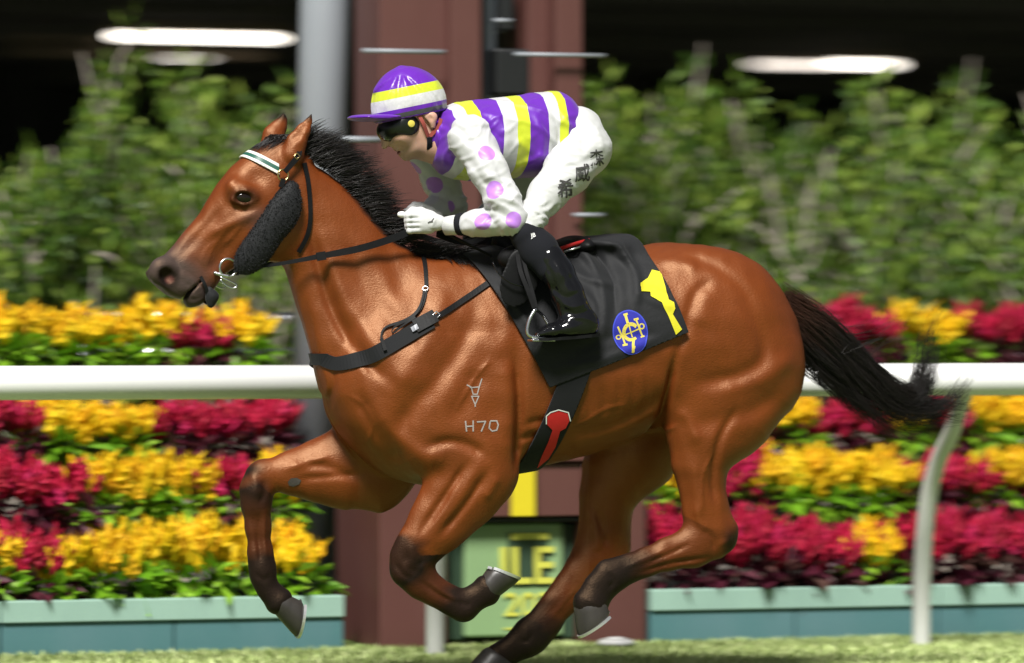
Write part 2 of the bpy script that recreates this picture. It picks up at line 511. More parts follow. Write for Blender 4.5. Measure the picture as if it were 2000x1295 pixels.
def leaf_mat(name, a, b, c=None, rough=.45, trans=.25):
    t = NT(name); r = t.n('NewGeometry').outputs['Random Per Island']
    col = t.ramp(r, [(0, a), (.6, b), (1, c or b)])
    orn = t.n('ObjectInfo').outputs['Random']; col = t.mix(t.math('MULTIPLY', orn, .32), col, tuple(x * .45 for x in b))
    t.set(Base_Color=col, Roughness=rough, Specular_IOR_Level=.35)
    tr = t.n('BsdfTranslucent'); t.l(col, tr.inputs['Color'])
    mx = t.n('MixShader', i_0=trans); t.l(t.b.outputs[0], mx.inputs[1]); t.l(tr.outputs[0], mx.inputs[2])
    t.l(mx.outputs[0], t.t.nodes['Material Output'].inputs['Surface']); return t.m
M['leaf_lime'] = leaf_mat('lime_leaf', (.12, .30, .012), (.22, .44, .02), (.34, .54, .05))
M['leaf_purple'] = leaf_mat('purple_leaf', (.055, .008, .018), (.10, .016, .032), (.12, .07, .05))
M['plume_y'] = leaf_mat('yellow_plume', (.80, .40, .003), (.88, .57, .004), (.90, .66, .012), .7, .15)
M['plume_r'] = leaf_mat('crimson_plume', (.28, .003, .018), (.50, .005, .044), (.56, .014, .11), .7, .15)
M['pot'] = simple('black_pot', (.012, .012, .012), .6)

def plume_mesh(r, n, w, h0, h1):
    V, Fc = [], []
    for k in range(n):
        a = r.uniform(0, 2 * math.pi); q = w * math.sqrt(r.uniform(0, 1)); lean = .35
        x, y = q * math.cos(a), q * math.sin(a); z = h0 + (h1 - h0) * (1 - .35 * (q / w) ** 2) * r.uniform(.42, .94)
        hgt = r.uniform(.05, .12); rad = r.uniform(.013, .024); dx, dy = x * lean + r.normal() * .012, y * lean + r.normal() * .012
        b = len(V); ns = 6; prof = [(.0, .35), (.2, .95), (.45, 1.0), (.7, .7), (.88, .42), (1.0, .05)]
        for t, pr_ in prof:
            for j in range(ns):
                an = j * 2 * math.pi / ns + t * 3
                rr_ = rad * pr_ * r.uniform(.55, 1.45)
                V.append((x + dx * t + rr_ * math.cos(an), y + dy * t + rr_ * math.sin(an), z - .03 + hgt * t + r.normal() * .004))
        for i in range(len(prof) - 1):
            for j in range(ns): Fc.append((b + i * ns + j, b + i * ns + (j + 1) % ns, b + (i + 1) * ns + (j + 1) % ns, b + (i + 1) * ns + j))
        # feathery side spikes
        for j in range(9):
            t = r.uniform(.15, .95); an = r.uniform(0, 2 * math.pi); c = np.array([x + dx * t, y + dy * t, z - .03 + hgt * t])
            o = np.array([math.cos(an), math.sin(an), .9]); s = np.array([-math.sin(an), math.cos(an), 0]) * .005
            e = c + o * rad * r.uniform(1.3, 2.0); m_ = c + o * rad * .4
            bb = len(V); V += [tuple(m_ - s), tuple(m_ + s), tuple(e), tuple(m_ + [0, 0, -.006])]; Fc += [(bb, bb + 1, bb + 2, bb + 2)[:3] + ()] if False else [(bb, bb + 1, bb + 2, bb + 3)]
    return np.array(V), np.array(Fc)

PLANT = {}
for kind in 'yr':
    for v in range(4):
        r = np.random.default_rng(50 + v + (0 if kind == 'y' else 10))
        hgt = .30
        pv, pf = plume_mesh(r, 46, .102, .09, hgt - .02)
        lv, lf = leaf_cloud(110, np.array([0, -.0, .085]), np.array([.125, .125, .078]), .085, r, .5, .5)
        pm = bpy.data.meshes.new('flower_plumes'); pm.from_pydata(pv.tolist(), [], pf.tolist()); pm.materials.append(M['plume_' + kind])
        lm = bpy.data.meshes.new('foliage'); lm.from_pydata(lv.tolist(), [], lf.tolist()); lm.materials.append(M['leaf_lime' if kind == 'y' else 'leaf_purple'])
        PLANT[kind, v] = (pm, lm)
b_ = MB(); b_.tube([(0, 0, 0), (0, 0, .07)], [.042, .055], 12); potm = bpy.data.meshes.new('pot'); potm.from_pydata(b_.v, [], b_.f); potm.materials.append(M['pot'])

def intervals(spec, px, default):
    for a, b, k in spec:
        if a <= px < b: return k
    return default
PAT = [[(-900, -60, 'r'), (-60, 35, 'y'), (35, 128, 'r'), (128, 690, 'y'), (1200, 1625, 'r'), (1625, 1742, 'y'), (1742, 2300, 'r')],
       [(-900, 175, 'r'), (175, 418, 'y'), (418, 510, 'r'), (510, 690, 'y'), (1200, 1335, 'y'), (1335, 1462, 'r'), (1462, 1738, 'y'), (1738, 1890, 'r'), (1890, 1992, 'y'), (1992, 2400, 'r')],
       [(-900, 30, 'r'), (30, 272, 'y'), (272, 690, 'r'), (1200, 1480, 'r'), (1480, 1605, 'y'), (1605, 1720, 'r'), (1720, 1800, 'y'), (1800, 1890, 'r'), (1890, 2100, 'y'), (2100, 2400, 'r')],
       [(-900, 312, 'y'), (312, 398, 'r'), (398, 690, 'y'), (1200, 1745, 'r'), (1745, 1872, 'y'), (1872, 2400, 'r')]]
NTH = ['first', 'second', 'third', 'fourth', 'fifth', 'sixth', 'seventh', 'eighth', 'ninth', 'tenth', 'eleventh', 'twelfth', 'thirteenth', 'fourteenth', 'fifteenth', 'sixteenth', 'seventeenth', 'eighteenth']
ORD = ['lowest', 'second', 'third', 'topmost']
WORDS = {'y': ('golden yellow celosia with lime green leaves', 'flowering plant'), 'r': ('crimson celosia with dark purple leaves', 'flowering plant')}
for ri, (y, pb, pt) in enumerate(ROWS):
    z = zpx(pb, 1000, y); htop = zpx(pt, 1000, y) - z
    for side, (xa, xb) in enumerate(((LX0, LX1), (RX0, RX1))):
        n = int((xb - xa - .16) / .152)
        cnt = 0
        for i in (range(n - 1, -1, -1) if side == 0 else range(n)):
            x = xa + .09 + (xb - xa - .18) * (i + .5) / n + rng.normal() * .008
            px = PX((x, y, z))[0]
            if px < -260 or px > 2260: continue
            if ri == 3 and side == 0 and px > 555: continue
            if ri == 2 and side == 0 and px > 580: continue
            k = intervals(PAT[ri], px, 'r')
            pm, lm = PLANT[k, int(rng.integers(4))]
            where = 'the grey column' if side == 0 else 'the horse tail'
            r = empty('celosia_plant', (x, y, z), '%s, %s from the %s, %s tier' % (WORDS[k][0], NTH[cnt], 'grey column end' if side == 0 else 'brown tower end', ORD[ri]), 'flowering plant',
                      '%s celosia plants on the %s tier %s' % ('yellow' if k == 'y' else 'crimson', ORD[ri], ('beside ' if side == 0 else 'behind ') + where))
            cnt += 1
            s = htop / .30 * rng.uniform(.86, 1.10)
            q9 = rng.uniform(.98, 1.22); r.scale = (q9, q9, s); r.rotation_euler = (0, 0, rng.uniform(0, 6.28))
            for nm, md in (('flower_plumes', pm), ('foliage', lm), ('pot', potm)):
                o = bpy.data.objects.new(nm, md); COL.objects.link(o); o.parent = r
                if nm != 'pot': o['kind'] = 'stuff'

# ---- grey column
yc_ = 2.62
c0 = P(632, 638, yc_)
col = empty('steel_column', (c0[0] - .02, yc_, 0), 'tall plain grey steel column standing behind the flowers', 'column')
MB().tube([(c0[0] - .045, yc_, 0), (c0[0] + .05, yc_, 4.6)], .094, 40).build('shaft', M['column'], col, True)
MB().tube([(c0[0] - .045, yc_, .02), (c0[0] - .045, yc_, .05)], .16, 24).build('base_plate', M['column'], col, True)

# ---- finish tower: brown piers, lintel, sign in a black recess, two columns above
TY = 1.78
def bx(px0, px1, py0, py1, y0, y1):
    """box whose front face fills the pixels at depth y0"""
    a, b = P(px0, 800, y0)[0], P(px1, 800, y0)[0]
    return (a, b, y0, y1, zpx(py1, (px0 + px1) / 2, y0), zpx(py0, (px0 + px1) / 2, y0))
tw = empty('finish_tower', (P(1000, 900, TY + .3)[0], TY + .3, 0), 'brown steel finish tower with green sign in black recess', 'tower')
def part(name, mat, b, bev=.006, par=None): return MB().box(*b).build(name, mat, par or tw, bevel=bev)
g0 = bx(742, 872, 905, 1300, TY, TY + .62); part('pier', M['brown'], (*g0[:4], 0, g0[5]))
g1 = bx(1140, 1262, 905, 1300, TY, TY + .62); part('pier', M['brown'], (*g1[:4], 0, g1[5]))
part('lintel', M['brown'], (g0[1] + .001, g1[0] - .001, TY + .01, TY + .60, zpx(1010, 1000, TY), g0[5] - .004))
part('plinth_cap', M['brown'], (g0[0] - .01, g1[1] + .01, TY - .01, TY + .64, g0[5] + .001, g0[5] + .03))
part('recess_back', M['black'], (g0[1] + .001, g1[0] - .001, TY + .40, TY + .44, 0.01, zpx(1010, 1000, TY) - .002))
part('recess_frame', M['black'], (g0[1] + .001, g1[0] - .001, TY + .03, TY + .10, zpx(1022, 1000, TY), zpx(1010, 1000, TY) - .002))
sgy = TY + .08
s0 = bx(908, 1100, 1022, 1262, sgy, sgy + .04)
sign = part('sign_board', M['green_sign'], (*s0[:4], .03, s0[5]), .01)
s1 = bx(1100, 1150, 1022, 1262, sgy + .02, sgy + .05); part('side_board', M['dark_green'], (s1[0] + .004, g1[0] - .002, s1[2], s1[3], .02, s1[5]))
s2 = bx(874, 906, 1022, 1262, sgy + .02, sgy + .05); part('side_board', M['dark_green'], (g0[1] + .002, s2[1] - .003, s2[2], s2[3], .02, s2[5]))
sb_ = bx(1000, 1046, 900, 1009, TY - .02, TY - .002); part('yellow_bar', M['yellow'], sb_, .004)
def txt(name, body, px, py, hpx, y, mat, parent, sx=1.0, bold=.0):
    c = bpy.data.curves.new(name, 'FONT'); c.body = body; c.align_x = 'CENTER'; c.align_y = 'CENTER'; c.size = 1; c.extrude = .01; c.offset = bold
    o = bpy.data.objects.new(name, c); COL.objects.link(o)
    bpy.context.view_layer.update()
    me = bpy.data.meshes.new_from_object(o.evaluated_get(bpy.context.evaluated_depsgraph_get()))
    COL.objects.unlink(o); bpy.data.objects.remove(o)
    V = np.array([v.co for v in me.vertices]); V[:, :2] -= (V[:, :2].max(0) + V[:, :2].min(0)) / 2
    p = P(px, py, y); s = hpx / scale_at(p) / (V[:, 1].max() - V[:, 1].min())
    W = np.stack([p[0] + V[:, 0] * s * sx, y + V[:, 2] * s * .0 - V[:, 2] * .4, p[2] + V[:, 1] * s], 1)
    me.vertices.foreach_set('co', W.astype(np.float32).ravel()); me.update()
    return link_mesh(name, me, mat, parent, False)
part('letter_panel', M['dark_green'], (bx(992, 1070, 1040, 1144, sgy - .004, sgy - .001)), 0, sign)
part('letter_bar', M['lemon'], (bx(1000, 1072, 1041, 1054, sgy - .010, sgy - .005)), 0, sign)
txt('lettering', 'ILE', 1030, 1104, 72, sgy - .008, M['lemon'], sign, .92, .012)
txt('lettering', '202', 1032, 1180, 46, sgy - .004, M['lemon'], sign, 1.05, .004)
part('sign_strip', M['lemon'], (bx(985, 1060, 1226, 1229, sgy - .004, sgy - .001)), 0, sign)
CY = TY + .25
def colpart(name, px0, px1, mat, y0=CY, dep=.3):
    a, b = P(px0, 100, y0)[0], P(px1, 100, y0)[0]
    return part(name, mat, (a, b, y0, y0 + dep, g0[5] + .031, 4.6))
colpart('column', 742, 880, M['brown'], CY + .06, .36)
colpart('column_flange', 880, 940, M['brown'], CY, .46)
colpart('column', 1030, 1085, M['brown'], CY + .10, .30)
colpart('column_flange', 1085, 1138, M['brown'], CY, .46)
colpart('steel_upright', 944, 968, M['greysteel'], CY + .2, .1)
part('black_box', M['black'], (*bx(968, 1040, 95, 185, CY + .1, CY + .3),), .01)
part('black_box', M['black'], (*bx(975, 1005, -40, 60, CY + .15, CY + .3),), .01)
def rod(px0, px1, py, y, r=.008): 
    a, b = P(px0, py, y), P(px1, py, y); b[2] = a[2]
    return MB().tube([a, b], r, 10).build('bracket_rod', M['column'], tw, True)
rod(708, 868, 99, CY - .03, .009); rod(1005, 1180, 106, CY - .04); rod(660, 745, 272, CY - .03, .012); rod(1120, 1178, 420, CY - .03)
rod(965, 1000, 40, CY + .1)

# a white disc left on the turf
wd_ = P(1203, 1257, 1.62)
b_ = MB(); b_.tube([(wd_[0], 1.62, .012), (wd_[0], 1.62, .030)], [.075, .055], 20); b_.tube([(wd_[0], 1.62, .030), (wd_[0], 1.62, .038)], [.055, .02], 20)
tag(b_.build('ground_marker', M['rail'], None, True), 'small white ground marker at the foot of the brown tower', 'marker')

# ---- handrail behind the flowers
hy = 3.0
hr = empty('handrail', (P(500, 620, hy)[0], hy, 0), 'bright steel handrail half hidden behind the yellow flowers', 'handrail')
za = zpx(616, 450, hy)
MB().tube([(P(150, 616, hy)[0], hy, za), (P(590, 616, hy)[0], hy, za)], .014, 12).build('top_rail', M['steel'], hr, True)
MB().tube([(P(150, 690, hy)[0], hy, za - .14), (P(590, 690, hy)[0], hy, za - .14)], .014, 12).build('mid_rail', M['steel'], hr, True)
for px in (160, 380, 585):
    x = P(px, 640, hy)[0]; MB().tube([(x, hy, .02), (x, hy, za)], .016, 12).build('post', M['steel'], hr, True)

# ---- small trees
def bark_mat():
    t = NT('pale_bark'); n = t.noise(14, 6, .7, stretch=(1, 1, .3)); t.set(Base_Color=t.mix(n, (.22, .185, .15), (.48, .42, .36)), Roughness=.85); t.bump(n, .6, .02); return t.m
M['bark'] = bark_mat()
M['leaf_a'] = leaf_mat('tree_leaf', (.022, .060, .010), (.095, .19, .018), (.32, .44, .06), .5, .3)
M['leaf_b'] = leaf_mat('tree_leaf_light', (.030, .075, .010), (.135, .24, .022), (.37, .48, .08), .5, .3)
TREES = []
for v in range(5):
    r = np.random.default_rng(300 + v)
    tb = MB(); tips = []
    def limb(p, d, L, rad, lvl):
        pts = [p]; q = p.copy(); dd = d.copy()
        for k in range(4):
            dd = dd + r.normal(size=3) * .16; dd[2] += .05; dd /= np.linalg.norm(dd); q = q + dd * L / 4; pts.append(q.copy())
            if lvl >= 1: tips.append((q.copy(), lvl))
        tb.tube(pts, [rad * (1 - .16 * k) for k in range(5)], 7, False)
        if lvl < 3:
            for k in range(int(r.integers(2, 4))):
                a = r.uniform(0, 2 * math.pi); nd = dd + np.array([math.cos(a), math.sin(a) * .7, .15]) * .75; nd /= np.linalg.norm(nd)
                limb(pts[int(r.integers(2, 5))], nd, L * r.uniform(.6, .8), rad * .62, lvl + 1)
    for s_ in range(3):
        a = r.uniform(0, 2 * math.pi)
        limb(np.array([math.cos(a) * .07, math.sin(a) * .07, 0]), np.array([math.cos(a) * .35, math.sin(a) * .3, 1.0]), r.uniform(.75, .95), r.uniform(.055, .085), 0)
    LV, LF, off = [], [], 0
    tp = [t for t in tips]
    for q, lvl in tp:
        if r.random() < (.62 if q[2] > .95 else .86) or q[2] < .6: continue
        lv, lf = leaf_cloud(int(r.integers(16, 34)), q, np.array([.15, .13, .10]) * r.uniform(.6, 1.2), .085, r, .45, .5)
        LV.append(lv); LF.append(lf + off); off += len(lv)
    tm = bpy.data.meshes.new('trunk'); tm.from_pydata([tuple(x) for x in tb.v], [], tb.f); tm.materials.append(M['bark'])
    tm.polygons.foreach_set('use_smooth', np.ones(len(tm.polygons), bool))
    LV = np.vstack(LV); LF = np.vstack(LF)
    cm = bpy.data.meshes.new('crown'); cm.from_pydata(LV.tolist(), [], LF.tolist()); cm.materials.append(M['leaf_a'] if v % 2 else M['leaf_b'])
    TREES.append((tm, cm, np.percentile(LV[:, 2], 99.9)))
TS = [(-5, 45, 4.6, .5), (100, 240, 4.2, .55), (235, 300, 4.5, .55), (345, 260, 4.2, .62), (450, 125, 4.8, .72), (560, 110, 4.3, .6), (20, 330, 3.9, .6), (520, 330, 3.9, .45),
      (1180, 115, 4.6, .72), (1270, 150, 4.2, .5), (1455, 255, 4.3, .5), (1530, 215, 4.8, .6), (1640, 165, 4.4, .66), (1745, 140, 4.9, .72), (1850, 150, 4.3, .7), (1970, 115, 4.7, .8), (2090, 130, 4.3, .8), (1400, 380, 3.9, .45), (1690, 360, 3.9, .5), (1930, 350, 3.9, .55)]
PLACE = ['far from the grey column', 'below the dark gap in the hedge', 'beside the dark gap', 'behind the horse nose', 'under the short ceiling lamp', 'touching the grey column', 'low behind the topmost yellow flowers', 'low behind the horse forehead',
         'next to the brown tower', 'behind the rider seat', 'behind the yellow number', 'above the croup', 'under the dimmer twin lamp', 'under the brighter twin lamp', 'above the tail root', 'above the tail wisps', 'past the last rail post',
         'low behind the saddle cloth', 'low above the tail root', 'low above the topmost crimson flowers']
for i, (px, pt, y, wd) in enumerate(TS):
    tm, cm, hh = TREES[i % 5]
    p = P(px, pt, y); s = (p[2] - .0) / hh
    r = empty('small_tree', (p[0], y, .02), 'leafy green small tree with pale branching stems %s' % PLACE[i], 'tree', 'small trees behind the flower display')
    r.scale = (wd, wd, s); r.rotation_euler = (0, 0, 1.3 * i)
    for nm, md in (('trunk', tm), ('crown', cm)):
        o = bpy.data.objects.new(nm, md); COL.objects.link(o); o.parent = r

# ---- the dark stand behind: roof, walls, beams, lamps
ZC = 3.32
def block(name, b, mat, par=None, **kw):
    o = MB().box(*b).build(name, mat, par)
    return o
gs = empty('grandstand', (0, 16, 0), 'dark open undercroft of the grandstand behind the trees', 'grandstand')
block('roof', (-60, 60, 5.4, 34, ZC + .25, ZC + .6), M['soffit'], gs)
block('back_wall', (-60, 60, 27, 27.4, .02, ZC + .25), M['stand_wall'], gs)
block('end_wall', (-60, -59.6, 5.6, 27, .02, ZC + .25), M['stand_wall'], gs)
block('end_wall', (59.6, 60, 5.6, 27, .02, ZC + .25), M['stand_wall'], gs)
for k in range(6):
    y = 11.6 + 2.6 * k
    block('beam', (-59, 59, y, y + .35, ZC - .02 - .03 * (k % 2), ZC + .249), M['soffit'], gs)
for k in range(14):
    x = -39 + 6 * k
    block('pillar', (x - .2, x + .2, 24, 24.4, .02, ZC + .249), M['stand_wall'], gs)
def lamp(px0, px1, py, hpx, y, label, mat='lamp'):
    a, b = P(px0, py, y), P(px1, py, y); z = (a[2] + b[2]) / 2; h = hpx / scale_at(a) / 2
    r = empty('ceiling_lamp', ((a[0] + b[0]) / 2, y, z), label, 'lamp', 'fluorescent lamps under the grandstand roof')
    MB().box(a[0] - .04, b[0] + .04, y - .06, y + .06, z + h + .002, z + h + .06).build('housing', M['tan'], r)
    MB().tube([(a[0], y, z), (b[0], y, z)], h, 14).build('tube', M[mat], r, True)
    MB().tube([(a[0] + .1, y, z + h + .05), (a[0] + .1, y, ZC + .249)], .008, 6).build('hanger', M['tan'], r)
    MB().tube([(b[0] - .1, y, z + h + .05), (b[0] - .1, y, ZC + .249)], .008, 6).build('hanger', M['tan'], r)
lamp(225, 545, 73, 12, 16.5, 'long bright ceiling lamp above the trees left of the grey column')
lamp(318, 408, 111, 8, 19.0, 'short bright ceiling lamp hanging below the long one', 'lamp')
lamp(1475, 1620, 127, 8, 19.5, 'dimmer half of the twin ceiling lamps above the trees', 'lamp2')
lamp(1622, 1748, 126, 10, 18.8, 'brighter half of the twin ceiling lamps above the trees')
lamp(1985, 2100, 100, 11, 19.5, 'ceiling lamp at the far right end of the roof', 'lamp2')
lamp(285, 345, 468, 8, 22, 'low glowing tube standing in for a cream reflection between the left trees', 'lamp2')  # added glowing tube in place of a pale reflection
def strip(px0, px1, py, hpx, y, label):  # added tan strip: lamplight on a ceiling beam edge, put into its colour
    a, b = P(px0, py, y), P(px1, py, y); z = a[2]; h = hpx / scale_at(a)
    o = MB().box(a[0], b[0], y, y + .12, z, z + h).build('lit_beam_edge', M['tan'], None); tag(o, label, 'beam edge')
strip(20, 520, 105, 9, 16.9, 'tan strip coloured as a lamplit beam edge below the long ceiling lamp'); strip(20, 212, 80, 8, 16.55, 'short tan strip coloured as a lamplit beam edge beside the long ceiling lamp')
# ================================================================== the horse
def pr(a, b, w, hw):
    """tube node from two outline pixels at lateral distance w; hw = half thickness in metres"""
    p = P(a[0], a[1], w); q = P(b[0], b[1], w); c = (p + q) / 2
    return (c[0], w, c[2], np.linalg.norm(p - q) / 2, hw)

def rows(A, B, prs, w=0.0):
    dv = B - A; L = np.hypot(dv[0], dv[2]); d = np.array([dv[0] / L, dv[2] / L]); n = np.array([-d[1], d[0]])
    out = []
    for a, b, hw in prs:
        p = P(*a, w)[[0, 2]] - A[[0, 2]]; q = P(*b, w)[[0, 2]] - A[[0, 2]]
        v = sorted((p @ n, q @ n)); out.append(((p @ d + q @ d) / 2, v[0], v[1], hw))
    return out

def px_line(pts, w=-.24): return [P(x, y, w) for x, y in pts]

TORSO = [((637, 728), (638, 770), .05), ((645, 690), (646, 812), .105), ((668, 640), (672, 858), .165), ((706, 590), (712, 900), .20), ((770, 548), (775, 935), .225),
         ((840, 516), (845, 948), .235), ((905, 497), (908, 940), .240), ((965, 488), (967, 926), .247), ((1030, 492), (1032, 915), .262),
         ((1100, 497), (1100, 900), .275), ((1180, 492), (1180, 878), .282), ((1245, 482), (1245, 850), .282), ((1300, 474), (1300, 828), .28),
         ((1360, 483), (1360, 812), .272), ((1425, 512), (1425, 800), .25), ((1480, 552), (1480, 785), .205), ((1520, 590), (1520, 765), .15), ((1545, 625), (1545, 735), .09), ((1556, 665), (1556, 695), .04)]

def torso_field(fl, inflate=0.0, n=2.15):
    A, B = P(640, 700, 0), P(1550, 700, 0)
    B = np.array([B[0], 0, A[2]])
    fl.loft(A, B, rows(A, B, TORSO), k=.04, n=n, inflate=inflate)
    return fl

NW, FW_ = -.15, .15      # lateral place of near and far legs
HF = Field((-1.35, -.42, -.05), (1.15, .42, 1.95), .005)
torso_field(HF)
# neck
A, B = P(585, 375, 0), P(780, 640, 0)
HF.loft(A, B, rows(A, B, [((560, 290), (545, 400), .05), ((590, 284), (560, 445), .068), ((632, 312), (570, 500), .080), ((676, 348), (581, 548), .088), ((716, 395), (593, 596), .098),
                           ((762, 447), (606, 646), .115), ((822, 486), (618, 700), .145), ((880, 500), (640, 760), .18), ((930, 520), (680, 820), .19)]), k=.05, n=2.0)
# head
A, B = P(300, 560, 0), P(560, 320, 0)
HEAD = [((289, 533), (303, 562), .030), ((297, 519), (318, 588), .048), ((313, 505), (345, 598), .053), ((334, 485), (377, 598), .052), ((355, 462), (403, 577), .046),
        ((380, 433), (424, 549), .047), ((408, 401), (455, 536), .060), ((430, 366), (492, 527), .078), ((452, 333), (534, 515), .090), ((482, 299), (572, 490), .090),
        ((518, 272), (598, 440), .080), ((552, 259), (606, 372), .062), ((580, 268), (603, 325), .040)]
HF.loft(A, B, rows(A, B, HEAD), k=.02, n=2.5)
# lower jaw is narrower: cheek plate on both sides, muzzle lips
for s_ in (-1, 1):
    HF.ell(P(532, 452, s_ * .055), (.085, .035, .10), R(35), k=.03)                 # jowl
    HF.ell(P(472, 372, s_ * .080), (.040, .018, .022), R(-30), k=.04)   # brow
    HF.tube([(*P(452, 390, s_ * .092), .005, .007), (*P(464, 376, s_ * .097), .006, .008), (*P(480, 373, s_ * .098), .006, .008), (*P(499, 384, s_ * .094), .005, .007)], k=.012)   # upper lid
    HF.tube([(*P(456, 394, s_ * .090), .004, .006), (*P(476, 399, s_ * .094), .005, .007), (*P(498, 390, s_ * .092), .004, .006)], k=.012)   # lower lid
    HF.ell(P(318, 530, s_ * .035), (.043, .028, .046), R(30), k=.015)               # nostril wing
    HF.dent(P(505, 345, s_ * .09), (.03, .03, .03), -.010)                          # hollow above the eye
    HF.stroke(px_line([(500, 415), (450, 438), (410, 460)], s_ * .07), .016, .008, s_, .02)   # facial crest
    HF.stroke(px_line([(455, 468), (430, 505), (410, 530)], s_ * .07), .018, -.006, s_, .02)
    HF.stroke(px_line([(440, 400), (395, 455), (345, 510)], s_ * .05), .014, -.004, s_, .02)
HF.ell(P(381, 583, 0), (.036, .034, .024), R(35), k=.02)                         # chin
# nostrils, mouth
for s_ in (-1, 1):
    HF.ell(P(327, 540, s_ * .062), (.024, .024, .027), R(35), k=.010, op='cut')
    HF.ell(P(477, 386, s_ * .106), (.031, .014, .0165), R(-10), k=.006, op='cut')
HF.tube([(*P(343, 603, 0), .004, .09), (*P(362, 575, 0), .004, .09), (*P(389, 548, 0), .003, .09)], k=.008, op='cut')

# ears
HF.tube([pr((550, 296), (592, 309), -.058, .030), pr((562, 270), (596, 284), -.060, .026), pr((580, 250), (604, 260), -.062, .017), pr((597, 235), (609, 240), -.062, .009), pr((606, 223), (610, 226), -.062, .005)], k=.010)
HF.tube([pr((506, 284), (552, 291), .055, .030), pr((514, 263), (555, 269), .057, .026), pr((532, 243), (559, 251), .060, .017), pr((546, 231), (559, 236), .060, .009), pr((552, 221), (556, 223), .060, .005)], k=.010)
HF.tube([(*P(556, 280, -.088), .016, .013), (*P(580, 262, -.088), .015, .013), (*P(600, 240, -.080), .007, .009)], k=.012, op='cut')
# ---- forelegs
HF.ell(P(905, 830, -.17), (.155, .075, .20), R(-12), k=.07)       # near shoulder / triceps mass
HF.ell(P(760, 800, .16), (.15, .07, .18), R(10), k=.07)            # far shoulder
HF.tube([pr((880, 850), (1010, 880), -.165, .085), pr((868, 905), (1004, 935), -.165, .075), pr((842, 948), (962, 985), -.165, .058),
         pr((806, 1008), (905, 1036), -.16, .045), pr((778, 1066), (850, 1078), -.155, .037), pr((768, 1090), (838, 1098), -.15, .038)], k=.03)
HF.tube([pr((766, 1082), (838, 1100), -.15, .038), pr((770, 1128), (826, 1096), -.15, .036), pr((800, 1156), (846, 1118), -.15, .027),
         pr((838, 1177), (872, 1140), -.15, .024), pr((866, 1191), (902, 1156), -.15, .025), pr((884, 1203), (926, 1166), -.15, .031)], k=.018)
HF.tube([pr((886, 1203), (926, 1166), -.15, .031), pr((928, 1194), (918, 1148), -.15, .027), pr((964, 1180), (934, 1128), -.15, .042)], k=.015)
# far fore
HF.tube([pr((640, 850), (800, 960), .15, .08), pr((618, 866), (720, 966), .155, .072), pr((582, 880), (640, 962), .155, .055), pr((548, 892), (578, 955), .155, .042), pr((515, 904), (545, 950), .155, .038)], k=.03)
HF.tube([pr((485, 912), (540, 950), .155, .040), pr((471, 955), (530, 962), .155, .040), pr((474, 988), (527, 985), .155, .036), pr((482, 1030), (526, 1028), .155, .025),
         pr((486, 1080), (530, 1078), .155, .026), pr((488, 1112), (536, 1110), .155, .031), pr((492, 1135), (536, 1125), .155, .031)], k=.018)
HF.tube([pr((492, 1132), (536, 1122), .155, .031), pr((505, 1160), (541, 1140), .155, .028), pr((520, 1188), (566, 1156), .155, .042)], k=.015)

# ---- near hind
HF.ell(P(1418, 640, -.135), (.21, .12, .24), R(0), k=.08)
HF.ell(P(1500, 700, -.115), (.105, .105, .15), R(18), k=.06)
HF.ell(P(1345, 775, -.165), (.075, .075, .14), R(8), k=.06)       # stifle
HF.tube([pr((1312, 740), (1560, 735), -.14, .125), pr((1310, 800), (1505, 800), -.155, .10), pr((1312, 850), (1442, 862), -.16, .078), pr((1322, 905), (1408, 915), -.16, .058),
         pr((1336, 960), (1408, 962), -.16, .046), pr((1343, 1005), (1416, 1004), -.16, .040), pr((1346, 1030), (1426, 1034), -.16, .040)], k=.035)
HF.tube([pr((1395, 985), (1412, 983), -.16, .018), pr((1408, 1030), (1436, 1034), -.16, .026), pr((1404, 1052), (1437, 1056), -.16, .026)], k=.02)
HF.tube([pr((1350, 1020), (1424, 1076), -.16, .042), pr((1330, 1040), (1376, 1096), -.16, .037), pr((1290, 1058), (1318, 1106), -.16, .028), pr((1246, 1077), (1268, 1122), -.16, .026),
         pr((1212, 1090), (1234, 1136), -.16, .028), pr((1172, 1100), (1214, 1152), -.16, .033)], k=.02)
HF.tube([pr((1168, 1112), (1218, 1142), -.16, .032), pr((1142, 1142), (1192, 1164), -.16, .029), pr((1120, 1180), (1190, 1174), -.16, .043)], k=.015)
# ---- far hind
HF.ell(P(1330, 700, .14), (.24, .12, .23), 0, k=.08)
HF.tube([pr((1160, 800), (1400, 800), .14, .12), pr((1152, 880), (1318, 880), .15, .095), pr((1143, 930), (1262, 930), .155, .075), pr((1138, 975), (1232, 975), .155, .058),
         pr((1140, 1020), (1222, 1022), .155, .047), pr((1134, 1060), (1220, 1060), .155, .042), pr((1122, 1085), (1216, 1092), .155, .042)], k=.03)
HF.tube([pr((1192, 1010), (1222, 1008), .155, .018), pr((1196, 1070), (1226, 1074), .155, .026), pr((1186, 1094), (1222, 1100), .155, .028)], k=.02)
HF.tube([pr((1126, 1078), (1212, 1112), .155, .042), pr((1102, 1114), (1166, 1144), .155, .036), pr((1080, 1146), (1132, 1176), .155, .028), pr((1058, 1176), (1104, 1204), .155, .026),
         pr((1034, 1206), (1084, 1236), .155, .029), pr((1012, 1222), (1062, 1262), .155, .034), pr((1002, 1236), (1042, 1276), .155, .033)], k=.02)
HF.tube([pr((1008, 1226), (1050, 1270), .155, .033), pr((980, 1252), (1012, 1288), .155, .030), pr((952, 1266), (996, 1302), .155, .040)], k=.015)

